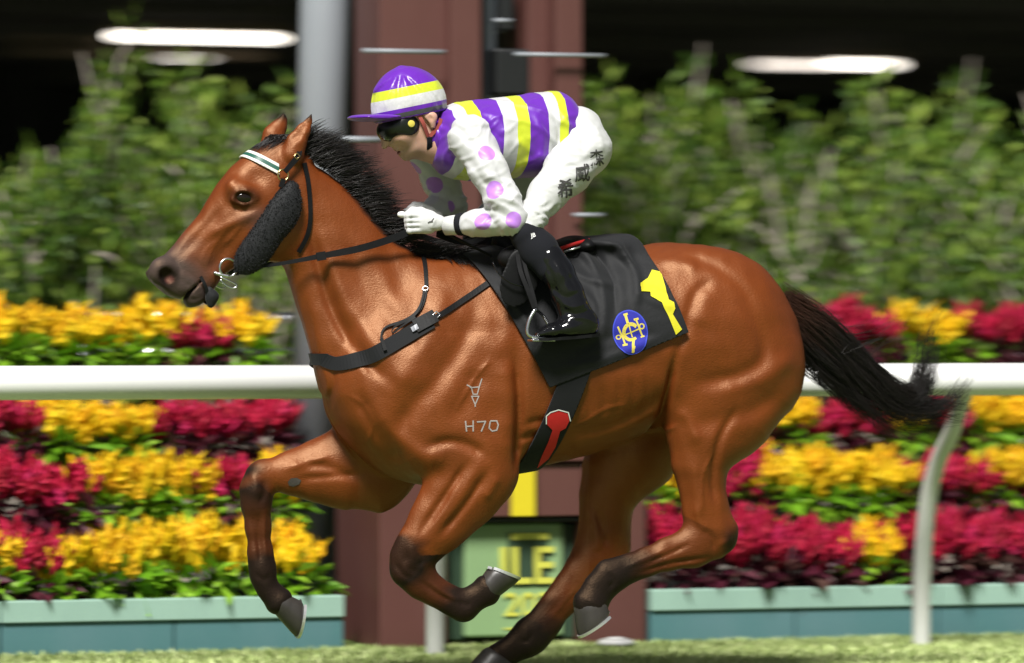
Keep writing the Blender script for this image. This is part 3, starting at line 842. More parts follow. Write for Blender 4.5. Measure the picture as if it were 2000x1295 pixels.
# ---- muscles, tendons and folds of the near side
def st(pts, wpx, mm, w=-.24, side=-1, ymin=.02): HF.stroke(px_line(pts, w), wpx * (.95 if mm < 0 else 1.05) / 600, mm * (1.05 if abs(mm) < 14 else 1.0) / 1000, side, ymin)
st([(612, 440), (628, 520), (655, 610), (700, 700), (742, 745)], 13, -15, -.10)       # jugular groove
st([(636, 470), (668, 570), (714, 660), (770, 730)], 16, 8, -.12)
st([(690, 470), (720, 560), (770, 640), (800, 690)], 22, -7, -.14)
st([(600, 560), (622, 640), (640, 720), (668, 800)], 16, 7, -.08)
st([(760, 470), (790, 540), (810, 620), (780, 700)], 26, -8, -.18)                    # front of the shoulder blade
st([(870, 560), (838, 640), (796, 710), (760, 780)], 26, 12, -.2)
st([(930, 590), (905, 660), (850, 740), (800, 800), (775, 850)], 20, -9, -.2)
st([(690, 760), (720, 820), (758, 872), (790, 905)], 15, -13, -.15)                    # breast muscle
st([(650, 780), (684, 850), (740, 912)], 14, -10, -.08, -1, -.06)
st([(720, 790), (760, 850), (820, 890), (866, 900)], 22, 11, -.2)
st([(838, 872), (880, 862), (920, 872), (944, 890)], 11, -9, -.24)
st([(1006, 690), (1014, 770), (1016, 850), (1012, 912)], 12, -15, -.24)               # back edge of the triceps
st([(982, 700), (992, 780), (994, 860)], 18, 8, -.24)
st([(930, 720), (916, 770), (880, 830)], 24, -8, -.24)
st([(1010, 600), (990, 650), (960, 700)], 18, 5, -.24)
st([(905, 905), (868, 968), (822, 1040)], 8, -8, -.2)                                 # forearm
st([(946, 918), (905, 985), (858, 1046)], 8, -8, -.2)
st([(928, 905), (890, 972), (842, 1044)], 10, 5, -.2)
st([(966, 930), (940, 975)], 9, 6, -.2)
st([(790, 1080), (800, 1110), (812, 1120)], 8, -5, -.18)
st([(820, 1135), (850, 1158), (880, 1174)], 5, -5, -.17)
st([(1032, 830), (1060, 822), (1100, 838)], 8, -5, -.25)                               # girth folds
st([(1024, 860), (1050, 850), (1066, 862)], 7, -5, -.25)
st([(1120, 840), (1200, 830), (1260, 800), (1300, 770)], 14, -7, -.25)
st([(1100, 870), (1180, 856), (1250, 826), (1298, 800)], 12, 5, -.25)
for i in range(6):
    st([(1120 + 28 * i, 760 - 6 * i), (1128 + 28 * i, 800 - 6 * i), (1126 + 28 * i, 840 - 9 * i)], 9, -3.0, -.27)
st([(1312, 700), (1306, 760), (1304, 820), (1306, 860)], 9, -20, -.24)                 # flank fold
st([(1398, 546), (1362, 572), (1344, 612), (1330, 660), (1316, 706)], 11, -7, -.265)
st([(1392, 572), (1372, 600), (1362, 640)], 20, 5, -.27)
st([(1345, 505), (1392, 520), (1440, 560), (1475, 610)], 14, -6, -.22)                 # croup
st([(1290, 508), (1330, 512), (1360, 524)], 12, 5, -.2)
st([(1440, 575), (1478, 625), (1494, 675), (1478, 715), (1430, 738), (1370, 748)], 17, -8, -.27)
st([(1554, 690), (1510, 728), (1450, 752), (1390, 764)], 18, 8, -.26)
st([(1530, 762), (1470, 800), (1410, 820), (1350, 830)], 20, -8, -.25)
st([(1326, 800), (1350, 830), (1366, 870)], 12, 6, -.25)
st([(1430, 800), (1400, 860), (1392, 930), (1400, 990)], 9, -9, -.22)                  # Achilles groove
st([(1350, 900), (1360, 960), (1368, 1010)], 9, 5, -.2)
st([(1372, 1030), (1390, 1050), (1396, 1075)], 7, -6, -.2)
st([(1385, 1088), (1310, 1100), (1250, 1118)], 5, -6, -.19)                            # cannon tendon
st([(1170, 990), (1180, 1040), (1190, 1065)], 8, -6, .09, 0)
st([(590, 905), (650, 915), (700, 940)], 9, -6, .09, 0)
st([(495, 1000), (505, 1060), (508, 1100)], 5, -4, .12, 0)
for pts, wd, mm_, w_ in [([(795, 1062), (800, 1085), (792, 1112)], 7, 4, -.17), ([(815, 1075), (822, 1092), (812, 1106)], 6, -4, -.17), ([(772, 1100), (786, 1122), (806, 1130)], 5, -4, -.17), ([(842, 1138), (872, 1162), (898, 1172)], 4, 4, -.17), ([(895, 1172), (908, 1182), (916, 1176)], 5, -4, -.17),
        ([(1300, 1072), (1260, 1090), (1220, 1108)], 4, 4, -.18), ([(1345, 1062), (1300, 1084), (1250, 1106)], 4, -5, -.18), ([(1186, 1118), (1196, 1134), (1186, 1148)], 5, -4, -.18), ([(1352, 985), (1362, 1020), (1380, 1040)], 6, 5, -.18), ([(1414, 1038), (1420, 1052), (1400, 1066)], 6, 4, -.18)]: st(pts, wd, mm_, w_)
for pts, wd, mm_ in [([(490, 925), (500, 945), (495, 975)], 7, 4), ([(515, 935), (516, 960), (506, 985)], 6, -5), ([(518, 1000), (518, 1050), (522, 1095)], 4, 4), ([(506, 1000), (508, 1050), (511, 1095)], 4, -5), ([(500, 1120), (514, 1132), (528, 1124)], 5, -3),
        ([(1150, 1000), (1165, 1045), (1160, 1080)], 8, 5), ([(1190, 1090), (1140, 1140), (1095, 1190)], 4, -5), ([(1165, 1115), (1120, 1160), (1078, 1206)], 4, 4), ([(1040, 1236), (1030, 1252), (1018, 1250)], 5, -4), ([(640, 890), (600, 902), (556, 915)], 7, 5), ([(700, 925), (640, 930), (580, 935)], 7, -5)]: st(pts, wd, mm_, .12, 1, .02)
for pts, wd, mm_ in [([(352, 520), (372, 535), (392, 548)], 3.5, -2.2), ([(345, 540), (362, 552), (378, 560)], 3, -2), ([(340, 560), (352, 572), (362, 574)], 3, -2), ([(375, 500), (395, 520), (408, 535)], 4, -2.5), ([(340, 505), (352, 520), (352, 540)], 4, -2.5), ([(368, 580), (384, 585), (398, 578)], 3, -2), ([(448, 402), (470, 414), (496, 408)], 3.5, -2.5), ([(450, 360), (470, 352), (495, 360)], 4, -2.5), ([(420, 470), (405, 490), (398, 510)], 4, 3)]: st(pts, wd, mm_, -.06, -1, .015)
def vein(pts, w=-.24): st(pts, 3.4, 3.2, w)
vein([(690, 770), (720, 790), (740, 830), (735, 870)]); vein([(960, 700), (930, 735), (890, 800)]); vein([(1220, 790), (1180, 800), (1140, 825), (1100, 835)])
vein([(900, 925), (870, 985), (835, 1040)], -.2); vein([(1390, 880), (1370, 930), (1372, 990)], -.21); vein([(440, 450), (420, 480), (405, 515)], -.06)
vein([(1330, 830), (1300, 850), (1260, 870)]); vein([(470, 440), (440, 480)], -.07)

# ---- coat
def coat_material():
    t = NT('bay_coat')
    n1 = t.noise(5, 5, .6); n2 = t.noise(90, 4, .7, stretch=(1, 1, .35))
    base = t.mix(n1, (.215, .0460, .0060), (.105, .0190, .0028))
    base = t.mix(t.math('MULTIPLY', n2, .30), base, (.066, .0125, .0036))
    base = t.mix(t.at('belly'), base, (.19, .062, .020))
    base = t.mix(t.at('grey'), base, (.060, .047, .043))
    base = t.mix(t.at('dark'), base, (.0095, .0072, .0066))
    base = t.mix(t.at('pink'), base, (.22, .07, .06))
    t.set(Base_Color=base, Roughness=t.math('ADD', t.math('MULTIPLY', t.noise(7, 5, .7), .20), .35), Specular_IOR_Level=t.math('SUBTRACT', .92, t.math('MULTIPLY', t.math('MAXIMUM', t.at('dark'), t.at('grey')), .70)), Specular_Tint=(1.0, .64, .38))
    hair = t.noise(330, 3, .65, stretch=(.3, 1, .6))
    sk = t.noise(30, 5, .6); wr = t.noise(75, 3, .6, stretch=(1, 1, .35))
    t.bump(t.math('ADD', t.math('MULTIPLY', hair, .8), t.math('ADD', t.math('MULTIPLY', sk, .38), t.math('MULTIPLY', wr, .25))), .38, .005)
    return t.m
COAT = coat_material()
horse = empty('horse', (0, 0, 0), 'bay racehorse galloping past the white running rail', 'horse')
horse_body = HF.mesh('body', COAT, horse, smooth=2)
HV = get_co(horse_body)
lump = np.zeros(len(HV)); _r = np.random.default_rng(3)
for _k in range(14):
    lump += np.sin(HV @ (_r.normal(size=3) * 38) + _r.uniform(0, 6.28))
HV = displace(horse_body, lump * .0003)
def smooth01(x, a, b):
    t = np.clip((x - a) / (b - a), 0, 1); return t * t * (3 - 2 * t)
q_ = HV - CAM; fwd_ = q_ @ FW
HPX = 1000 + F * (q_ @ RT) / fwd_; HPY = HY - F * q_[:, 2] / fwd_
nz = (np.sin(HV[:, 0] * 47 + np.sin(HV[:, 2] * 60) * 2) + np.sin(HV[:, 2] * 83 + HV[:, 1] * 40)) * .5
def along(pts, w):
    """0..1 along a leg's joints, with distance, for the coat's black points"""
    p = np.array([P(x, y, w) for x, y in pts])[:, [0, 2]]
    best = np.full(len(HV), 9.); u = np.zeros(len(HV)); X = HV[:, [0, 2]]
    for i in range(len(p) - 1):
        a, b = p[i], p[i + 1]; d = b - a; t = np.clip(((X - a) @ d) / (d @ d), 0, 1)
        q = np.linalg.norm(X - a - t[:, None] * d, axis=1); m = q < best
        best[m] = q[m]; u[m] = (i + t)[m]
    return best, u
dark = np.zeros(len(HV))
def points(pts, w, lo_hi, stops):
    d, u = along(pts, w); v = np.interp(u + nz * .06, [s[0] for s in stops], [s[1] for s in stops])
    ok = (d < .115) & ((HV[:, 1] < -.03) if w < 0 else (HV[:, 1] > .03))
    dark[ok] = np.maximum(dark[ok], v[ok])
points([(920, 940), (800, 1085), (900, 1185), (945, 1155)], -.15, 0, [(0, 0), (.80, 0), (.93, .9), (1.22, 1), (1.36, .72), (1.62, .68), (1.8, .98), (3, 1)])
points([(680, 910), (500, 945), (512, 1120), (545, 1170)], .155, 0, [(0, 0), (.84, 0), (.95, .6), (1.05, .98), (1.25, .8), (1.45, .55), (1.7, .65), (1.86, .98), (3, 1)])
points([(1360, 860), (1400, 1045), (1190, 1128), (1158, 1178)], -.16, 0, [(0, 0), (.85, 0), (.96, .15), (1.1, .35), (1.5, .45), (1.72, .9), (1.85, 1), (3, 1)])
points([(1190, 900), (1180, 1090), (1030, 1248), (975, 1285)], .155, 0, [(0, 0), (1.0, 0), (1.3, .15), (1.5, .4), (1.75, .85), (1.86, 1), (3, 1)])
# front edge of the far cannon and back of the hock are black
dark = np.maximum(dark, .95 * smooth01(HPX + nz * 3, 1398, 1426) * smooth01(HPY + nz * 4, 1000, 1058) * (1 - smooth01(HPY, 1075, 1100)) * (HPX > 1380))
def spot(px, py, rx, ry, soft=.5):
    q = np.sqrt(((HPX - px) / rx) ** 2 + ((HPY - py) / ry) ** 2)
    return 1 - smooth01(q, 1 - soft, 1 + soft * .4)
headish = (HPX < 640) & (HPY < 620)
eye_dark = .8 * spot(477, 386, 36, 24, .6) * (HPX < 540)
dark = np.maximum(dark, eye_dark * headish)
mx = (HPX - 300) * -.60 + (HPY - 520) * .80      # towards the lips
grey = (1 - smooth01((HPX - 300) * .735 - (HPY - 560) * .678 + nz * 8, 45, 150)) * headish
grey = np.maximum(grey, .55 * spot(505, 425, 48, 26, .8) * headish)
dark = np.maximum(dark, headish * (.95 * spot(327, 540, 25, 26, .5) + .35 * spot(315, 575, 30, 26, .8) + .3 * spot(385, 580, 30, 18, .7)))
dark = np.maximum(dark, .85 * smooth01(-HPY, -497, -470) * smooth01(HPX, 820, 880) * smooth01(-HPX, -985, -930))   # withers under the mane
_cr = crom([(548, 262), (590, 280), (632, 308), (676, 345), (716, 392), (762, 445), (822, 484), (880, 497)], 10)
dark = np.maximum(dark, 1 - smooth01(np.min(np.hypot(HPX[:, None] - _cr[None, :, 0], HPY[:, None] - _cr[None, :, 1]), axis=1) + nz * 3, 12, 24)) if False else dark
_d = np.min(np.hypot(HPX[:, None] - _cr[None, :, 0], HPY[:, None] - _cr[None, :, 1]), axis=1)
dark = np.maximum(dark, (1 - smooth01(_d + nz * 3, 12, 24)) * (np.abs(HV[:, 1]) < .06) * smooth01(HPX, 600, 625))
grey = np.clip(grey, 0, .95)
belly = smooth01(HPY, 880, 960) * (np.abs(HV[:, 1]) < .12) * (HPX > 700) * (HPX < 1150) * .5
dark = np.maximum(dark, (HPY < 300) * (smooth01(-HPY, -243, -226) * (HPX > 530) * (HPX < 620)))
attr(horse_body, 'dark', np.clip(dark, 0, 1)); attr(horse_body, 'grey', grey); attr(horse_body, 'belly', np.maximum(belly, 0))
attr(horse_body, 'pink', headish * .3 * spot(331, 546, 10, 9, .5))
hb = BVHTree.FromPolygons([Vector(v) for v in HV], [tuple(p.vertices) for p in horse_body.data.polygons])
# ================================================================== tack
M['leather'] = simple('black_leather', (.0055, .0055, .006), .55, .3, 60, .25, bdist=.002, spec=.18)
M['cloth_black'] = None
def fabric(name, col, rough=.75, sheen=.3, ws=700, wrinkle=.25):
    t = NT(name); n = t.noise(6, 4); w_ = t.noise(ws, 2); f = t.noise(22, 4, .55)
    t.set(Base_Color=t.mix(n, tuple(c * .85 for c in col), tuple(min(1, c * 1.12) for c in col)), Roughness=rough, Sheen_Weight=sheen, Specular_IOR_Level=.3)
    t.bump(t.math('ADD', t.math('MULTIPLY', w_, .12), t.math('MULTIPLY', f, .9)), wrinkle, .006); return t.m
M['cloth_black'] = fabric('black_saddle_cloth', (.0085, .009, .0105), .7, .06, 700, .5)
M['webbing'] = fabric('black_webbing', (.007, .0075, .009), .8, .05)
M['num_yellow'] = fabric('yellow_number', (.60, .55, .02), .75, .05, 700, .5)
M['badge_blue'] = fabric('blue_badge', (.018, .020, .30), .7, .1)
M['badge_rim'] = fabric('blue_badge_rim', (.04, .06, .50), .7, .1)
M['badge_gold'] = fabric('gold_thread', (.62, .52, .08), .6, .1)
M['red'] = fabric('red_tape', (.52, .012, .012), .6, .1)
M['white_mark'] = simple('white_freeze_mark', (.30, .27, .25), .8, .3, 200)
M['brass'] = simple('brass', (.62, .46, .22), .25, .1, 30, metal=1)

def ray_px(bvh, px, py):
    d = FW + RT * ((px - 1000) / F) + np.array([0, 0, (HY - py) / F])
    h = bvh.ray_cast(Vector(CAM), Vector(d).normalized())
    return (None, None) if h[0] is None else (np.array(h[0]), np.array(h[1]))

def decal(name, polys, bvh, off, mat, parent, edge=7.0):
    """flat print: pixel polygons laid onto a surface"""
    bm = bmesh.new()
    for poly in polys:
        vs_ = [bm.verts.new((x, -y, 0)) for x, y in poly]
        try: bm.faces.new(vs_)
        except ValueError: pass
    bmesh.ops.triangulate(bm, faces=bm.faces[:])
    for it in range(6):
        le = [e for e in bm.edges if e.calc_length() > edge]
        if not le: break
        bmesh.ops.subdivide_edges(bm, edges=le, cuts=1)
        bmesh.ops.triangulate(bm, faces=bm.faces[:])
    bad = []
    for v in bm.verts:
        p, n = ray_px(bvh, v.co.x, -v.co.y)
        if p is None: bad.append(v); continue
        if n @ FW > 0: n = -n
        v.co = Vector(p + n * off)
    bmesh.ops.delete(bm, geom=bad, context='VERTS')
    m = bpy.data.meshes.new(name); bm.to_mesh(m); bm.free()
    return link_mesh(name, m, mat, parent, True)

def stroke_polys(lines, w):
    out = []
    for ln in lines:
        for (x0, y0), (x1, y1) in zip(ln[:-1], ln[1:]):
            L = math.hypot(x1 - x0, y1 - y0) + 1e-6; nx, ny = -(y1 - y0) / L * w / 2, (x1 - x0) / L * w / 2
            ex, ey = (x1 - x0) / L * w * .3, (y1 - y0) / L * w * .3
            out.append([(x0 - ex + nx, y0 - ey + ny), (x1 + ex + nx, y1 + ey + ny), (x1 + ex - nx, y1 + ey - ny), (x0 - ex - nx, y0 - ey - ny)])
    return out

def glyph_polys(body, font_bold=0.0):
    c = bpy.data.curves.new('t', 'FONT'); c.body = body; c.align_x = 'CENTER'; c.align_y = 'CENTER'; c.offset = font_bold
    o = bpy.data.objects.new('t', c); COL.objects.link(o); bpy.context.view_layer.update()
    me = bpy.data.meshes.new_from_object(o.evaluated_get(bpy.context.evaluated_depsgraph_get()))
    COL.objects.unlink(o); bpy.data.objects.remove(o)
    V = np.array([v.co[:2] for v in me.vertices]); V -= (V.max(0) + V.min(0)) / 2; V /= (V[:, 1].max() - V[:, 1].min())
    return [[tuple(V[i]) for i in p.vertices] for p in me.polygons]

def place_glyph(polys, cx, cy, h, ang, sx=1.0, shear=0.0):
    ca, sa = math.cos(ang), math.sin(ang)
    out = []
    for p in polys:
        q = []
        for x, y in p:
            x = x * h * sx + y * h * shear; y = y * h
            q.append((cx + ca * x + sa * y, cy + sa * x - ca * y))
        out.append(q)
    return out

def solid_strip(name, L, Rr, N, thick, mat, parent):
    """strap between two edge lines with outward normals N"""
    L, Rr, N = map(np.asarray, (L, Rr, N)); n = len(L)
    V = np.vstack([L, Rr, L + N * thick, Rr + N * thick]); f = []
    for i in range(n - 1):
        a, b = i, i + 1
        f += [(2 * n + a, 2 * n + b, 3 * n + b, 3 * n + a), (a, 2 * n + a, 2 * n + b, b)[::-1], (n + a, n + b, 3 * n + b, 3 * n + a)[::-1], (a, b, n + b, n + a)]
    f += [(0, n, 3 * n, 2 * n), (n - 1, 3 * n - 1 - n, 3 * n + n - 1, 2 * n + n - 1)]
    return mesh_obj(name, V, f, mat, parent, False)

def strap(name, pts, width, bvh, mat, parent, off=.001, thick=.004, step=6, mirror=False):
    """leather strap lying on the surface along pixel points"""
    p = crom(np.array(pts, float), 24)
    d = np.r_[0, np.cumsum(np.linalg.norm(np.diff(p, axis=0), axis=1))]
    s = np.linspace(0, d[-1], max(3, int(d[-1] / step))); q = np.stack([np.interp(s, d, p[:, 0]), np.interp(s, d, p[:, 1])], 1)
    wv = np.interp(np.linspace(0, 1, len(q)), np.linspace(0, 1, len(width)), width) if hasattr(width, '__len__') else np.full(len(q), width)
    L, Rr, N = [], [], []
    for i in range(len(q)):
        t = q[min(i + 1, len(q) - 1)] - q[max(i - 1, 0)]; t /= np.linalg.norm(t) + 1e-9; n2 = np.array([-t[1], t[0]]) * wv[i] / 2
        a, na = ray_px(bvh, *(q[i] + n2)); b, nb = ray_px(bvh, *(q[i] - n2))
        if a is None or b is None: continue
        n = na + nb; n /= np.linalg.norm(n) + 1e-9
        L.append(a + n * off); Rr.append(b + n * off); N.append(n)
    def sm(a):
        a = np.array(a)
        for _ in range(4): a[1:-1] = .5 * a[1:-1] + .25 * (a[:-2] + a[2:])
        return a
    L, Rr, N = sm(L), sm(Rr), sm(N); N /= np.linalg.norm(N, axis=1)[:, None]; L = L + N * .0015; Rr = Rr + N * .0015
    o = solid_strip(name, L, Rr, N, thick, mat, parent)
    if mirror:
        m = np.array([1, -1, 1]); solid_strip(name, np.array(Rr) * m, np.array(L) * m, np.array(N) * m, thick, mat, parent)
    return o, (L, Rr, N)

def free_strap(name, pts3, width, mat, parent, side=(0, -1, 0), thick=.003):
    p = crom(np.array(pts3, float), 8); side = np.asarray(side, float)
    wv = np.interp(np.linspace(0, 1, len(p)), np.linspace(0, 1, len(width)), width) if hasattr(width, '__len__') else np.full(len(p), width)
    L, Rr, N = [], [], []
    for i in range(len(p)):
        t = p[min(i + 1, len(p) - 1)] - p[max(i - 1, 0)]; t /= np.linalg.norm(t) + 1e-9
        n = side - t * (side @ t); n /= np.linalg.norm(n); s_ = np.cross(t, n) * wv[i] / 2
        L.append(p[i] + s_); Rr.append(p[i] - s_); N.append(n)
    return solid_strip(name, L, Rr, N, thick, mat, parent)

def ring(name, c, r, rad, mat, parent, nrm=(0, 1, 0), n=28, a0=0, a1=2 * math.pi, sx=1.0, rot=0.0):
    """ring lying in the x-z plane, tilted by nrm"""
    nrm = np.asarray(nrm, float); nrm /= np.linalg.norm(nrm); u = np.cross(nrm, (0, 0, 1)); u /= np.linalg.norm(u); v = np.cross(u, nrm)
    full = abs(a1 - a0 - 2 * math.pi) < 1e-6
    A = np.linspace(a0, a1, n)
    pts = []
    for a in A:
        x, z = r * sx * math.cos(a), r * math.sin(a); x, z = x * math.cos(rot) - z * math.sin(rot), x * math.sin(rot) + z * math.cos(rot)
        pts.append(np.asarray(c) + u * x + v * z)
    return MB().tube(pts, rad, 8, not full).build(name, mat, parent, True)

def cut_band(name, src_v, src_f, planes, off, thick, mat, parent, pre=None):
    """piece of a surface between planes [(point, outward normal)], lifted off it and given thickness"""
    V = np.asarray(src_v); Fq = np.asarray(src_f)
    ok = np.ones(len(V), bool)
    for p, n in planes: ok &= ((V - p) @ n) < .03
    if pre is not None: ok &= pre(V)
    keep = ok[Fq].all(1); Fq = Fq[keep]; idx = np.unique(Fq); mp = -np.ones(len(V), int); mp[idx] = np.arange(len(idx))
    m = bpy.data.meshes.new(name); m.from_pydata(V[idx].tolist(), [], mp[Fq].tolist()); m.update()
    bm = bmesh.new(); bm.from_mesh(m)
    for p, n in planes:
        bmesh.ops.bisect_plane(bm, geom=bm.verts[:] + bm.edges[:] + bm.faces[:], plane_co=Vector(p), plane_no=Vector(n), clear_outer=True, dist=1e-5)
    bm.normal_update()
    for v, n in [(v, v.normal.copy()) for v in bm.verts]: v.co += n * off
    bm.to_mesh(m); bm.free()
    o = link_mesh(name, m, mat, parent, True)
    if thick:
        sm = o.modifiers.new('thick', 'SOLIDIFY'); sm.thickness = thick; sm.offset = 1
    return o

def side_plane(a, b, w=-.25, flip=False):
    """upright-through plane across the horse along pixel line a-b; kept side lies to the left of a->b unless flipped"""
    p, q = P(*a, w), P(*b, w); d = q - p
    n = np.array([-d[2], 0, d[0]]); n /= np.linalg.norm(n)
    return (np.array([p[0], 0, p[2]]), -n if flip else n)

HFQ = np.empty(len(horse_body.data.polygons) * 4, np.int32); horse_body.data.polygons.foreach_get('vertices', HFQ); HFQ = HFQ.reshape(-1, 4)

# ---- number cloth
CF = Field((-.30, -.42, .95), (.75, .42, 1.62), .0065)
torso_field(CF, .013)
CF.ell(P(1190, 486, 0), (.13, .15, .045), R(4), k=.05)
def cst(pts, wpx, mm): CF.stroke(px_line(pts, -.27), wpx * .8 / 600, mm * 1.5 / 1000, -1, .04)
cst([(1150, 470), (1175, 520), (1180, 600), (1165, 680)], 12, 7); cst([(1185, 480), (1205, 540), (1200, 620)], 9, -6)
cst([(1225, 478), (1250, 530), (1240, 600)], 11, 7); cst([(1110, 500), (1150, 540), (1215, 560)], 10, 6); cst([(1245, 570), (1280, 590), (1318, 600)], 12, 4)
cst([(1262, 560), (1300, 575), (1330, 590)], 8, -3); cst([(1110, 690), (1190, 660), (1290, 655)], 14, -4); cst([(1090, 720), (1180, 700), (1300, 650)], 10, 4)
cst([(1130, 560), (1160, 600), (1150, 660)], 12, 6); cst([(985, 560), (1015, 600), (1040, 650)], 8, 5); cst([(1080, 480), (1160, 468), (1240, 478)], 14, 10)
g_ = vdb.FloatGrid(); g_.background = .5; g_.copyFromArray(CF.a); cp, _, cq = g_.convertToPolygons(0.0, 0.0)
CV = cp * CF.h + CF.lo; CQ = np.asarray(cq)
poly = [(926, 474), (1070, 757), (1336, 649), (1271, 466)]
pl = [side_plane(poly[i], poly[i + 1], -.25) for i in range(3)]
cen = P(1150, 600, -.25); pl = [(p, n if (cen - p) @ n < 0 else -n) for p, n in pl]
number_cloth = empty('number_cloth', tuple(P(1150, 600, -.29)), 'black saddle number cloth with yellow numeral and blue badge', 'saddle cloth')
cl = cut_band('cloth', CV, CQ, pl, 0, .003, M['cloth_black'], number_cloth)
cv_ = get_co(cl); cb = BVHTree.FromPolygons([Vector(v) for v in cv_], [tuple(p.vertices) for p in cl.data.polygons])
decal('numeral', [[(1273, 529), (1290.5, 533), (1300, 565), (1305, 587), (1315, 592), (1317.5, 603), (1313, 614), (1331, 643.5), (1319, 654), (1305, 619), (1292, 592), (1270, 580), (1269, 572), (1251, 570.5), (1248.6, 554), (1265, 545)]], cb, .0062, M['num_yellow'], number_cloth, 3)
def oval(cx, cy, rx, ry, rot=0, n=40):
    return [(cx + rx * math.cos(a) * math.cos(rot) - ry * math.sin(a) * math.sin(rot), cy + rx * math.cos(a) * math.sin(rot) + ry * math.sin(a) * math.cos(rot)) for a in np.arange(n) * 2 * math.pi / n]
badge = decal('badge', [oval(1230, 649, 34.5, 43, -.16)], cb, .0062, M['badge_rim'], number_cloth, 4)
decal('badge_field', [oval(1230, 649, 32.0, 40.5, -.16)], cb, .0068, M['badge_blue'], badge, 4)
Z = lambda x, y: (900 + x / 3.7, 430 + y / 3.7)
arc = lambda cx, cy, r0, a0, a1, n=16, sy=1.0: [Z(cx + r0 * math.cos(a), cy + r0 * sy * math.sin(a)) for a in np.linspace(a0, a1, n)]
gold = stroke_polys([arc(1226, 812, 52, -.9, -5.35, 20, 1.12)], 6.5)
gold += stroke_polys([[Z(1186, 690), Z(1203, 750)], [Z(1245, 880), Z(1240, 945)]], 5.2) + stroke_polys([[Z(1132, 775), Z(1160, 835), Z(1185, 905)], [Z(1262, 722), Z(1290, 790), Z(1310, 845)]], 3.4)
gold += stroke_polys([[Z(1160, 838), Z(1290, 782)], [Z(1214, 770), Z(1236, 850)], arc(1136, 848, 17, 0, 6.28, 10), arc(1303, 768, 17, 0, 6.28, 10)], 2.4)
gold += stroke_polys([[Z(1236, 950), Z(1250, 915)], [Z(1170, 908), Z(1198, 904)], [Z(1250, 722), Z(1276, 716)], [Z(1176, 688), Z(1198, 682)], [Z(1300, 850), Z(1320, 842)]], 4.0)
decal('badge_emblem', gold, cb, .0074, M['badge_gold'], badge, 4)

# ---- girth
gp = [side_plane((1092, 730), (1030, 925), -.25), side_plane((1146, 730), (1090, 912), -.25)]
cen = P(1096, 780, -.25); gp = [(p, n if (cen - p) @ n < 0 else -n) for p, n in gp]
gp.append((np.array([0, 0, P(1090, 715, -.27)[2]]), np.array([0, 0, 1.0])))
girth = empty('girth', tuple(P(1080, 850, -.27)), 'black elastic girth strap with red tab under the belly', 'girth')
GF = Field((-.25, -.40, .55), (.45, .40, 1.35), .006); torso_field(GF, .007)
gg = vdb.FloatGrid(); gg.background = .5; gg.copyFromArray(GF.a); gpt, _, gqd = gg.convertToPolygons(0.0, 0.0)
gband = cut_band('band', gpt * GF.h + GF.lo, np.asarray(gqd), gp, 0, .005, M['webbing'], girth)
gv_ = get_co(gband); gb = BVHTree.FromPolygons([Vector(v) for v in gv_], [tuple(p.vertices) for p in gband.data.polygons])
decal('red_tab', [[(1068, 812), (1074, 806), (1090, 801), (1108, 806), (1111, 820), (1104, 834), (1093, 840), (1084, 870), (1070, 893), (1048, 911), (1056, 890), (1070, 860), (1078, 838), (1068, 828)]], gb, .0075, M['red'], girth)
decal('tab_edge', stroke_polys([[(1066, 826), (1066, 811), (1074, 804), (1090, 799), (1109, 804), (1113, 820)]], 2), gb, .0085, M['rail'], girth)

# ---- breastplate
bp = empty('breastplate', tuple(P(720, 700, -.2)), 'black racing breastplate strap around the horse chest', 'breastplate')
o, (L_, R_, N_) = strap('chest_band', [(634, 702), (655, 711), (690, 706), (730, 693), (775, 668), (815, 645), (842, 628)], [26, 29, 30, 30, 30], hb, M['webbing'], bp, .002, .005, mirror=True)
mm = np.array([1, -1, 1.0])
k0 = [np.array(L_[0]), np.array(R_[0])]; n0 = np.array(N_[0])
def front(e, t):
    y = e[1] * (1 - 2 * t); h = hb.ray_cast(Vector((-2, y, e[2])), Vector((1, 0, 0)))
    x = e[0] if h[0] is None else min(e[0] + .002, h[0].x - .002)
    return np.array([x, y, e[2]])
tt = np.linspace(0, 1, 25)
solid_strip('chest_band', [front(k0[0], t) for t in tt], [front(k0[1], t) for t in tt], [np.array([-math.sin(math.pi * t) - .3, -math.cos(math.pi * t), 0]) / 1.15 for t in tt], .005, M['webbing'], bp)
strap('girth_strap', [(846, 624), (880, 603), (920, 577), (968, 545)], 11, hb, M['leather'], bp, .002, .004, mirror=True)
strap('buckle_pad', [(812, 640), (832, 629), (850, 618)], 26, hb, M['leather'], bp, .007, .006)
strap('keeper', [(806, 646), (818, 640)], 10, hb, M['steel'], bp, .012, .003)
pb, nb_ = ray_px(hb, 852, 617); ring('buckle', pb + nb_ * .010, .012, .0025, M['steel'], bp, nb_, 5)
strap('neck_strap', [(822, 488), (830, 520), (833, 560)], 8, hb, M['leather'], bp, .002, .004)
pb, nb_ = ray_px(hb, 831, 566); ring('buckle', pb + nb_ * .008, .009, .0022, M['steel'], bp, nb_, 9)
strap('neck_strap', [(831, 568), (828, 590), (814, 614), (785, 630), (752, 640), (743, 655), (748, 680)], [9, 8, 6, 4, 4], hb, M['leather'], bp, .003, .004)
strap('loose_end', [(830, 575), (822, 606), (800, 626), (772, 638), (760, 652), (766, 656), (782, 640), (812, 622)], 3.5, hb, M['leather'], bp, .008, .003)
strap('keeper', [(744, 664), (752, 686)], 7, hb, M['leather'], bp, .010, .004)

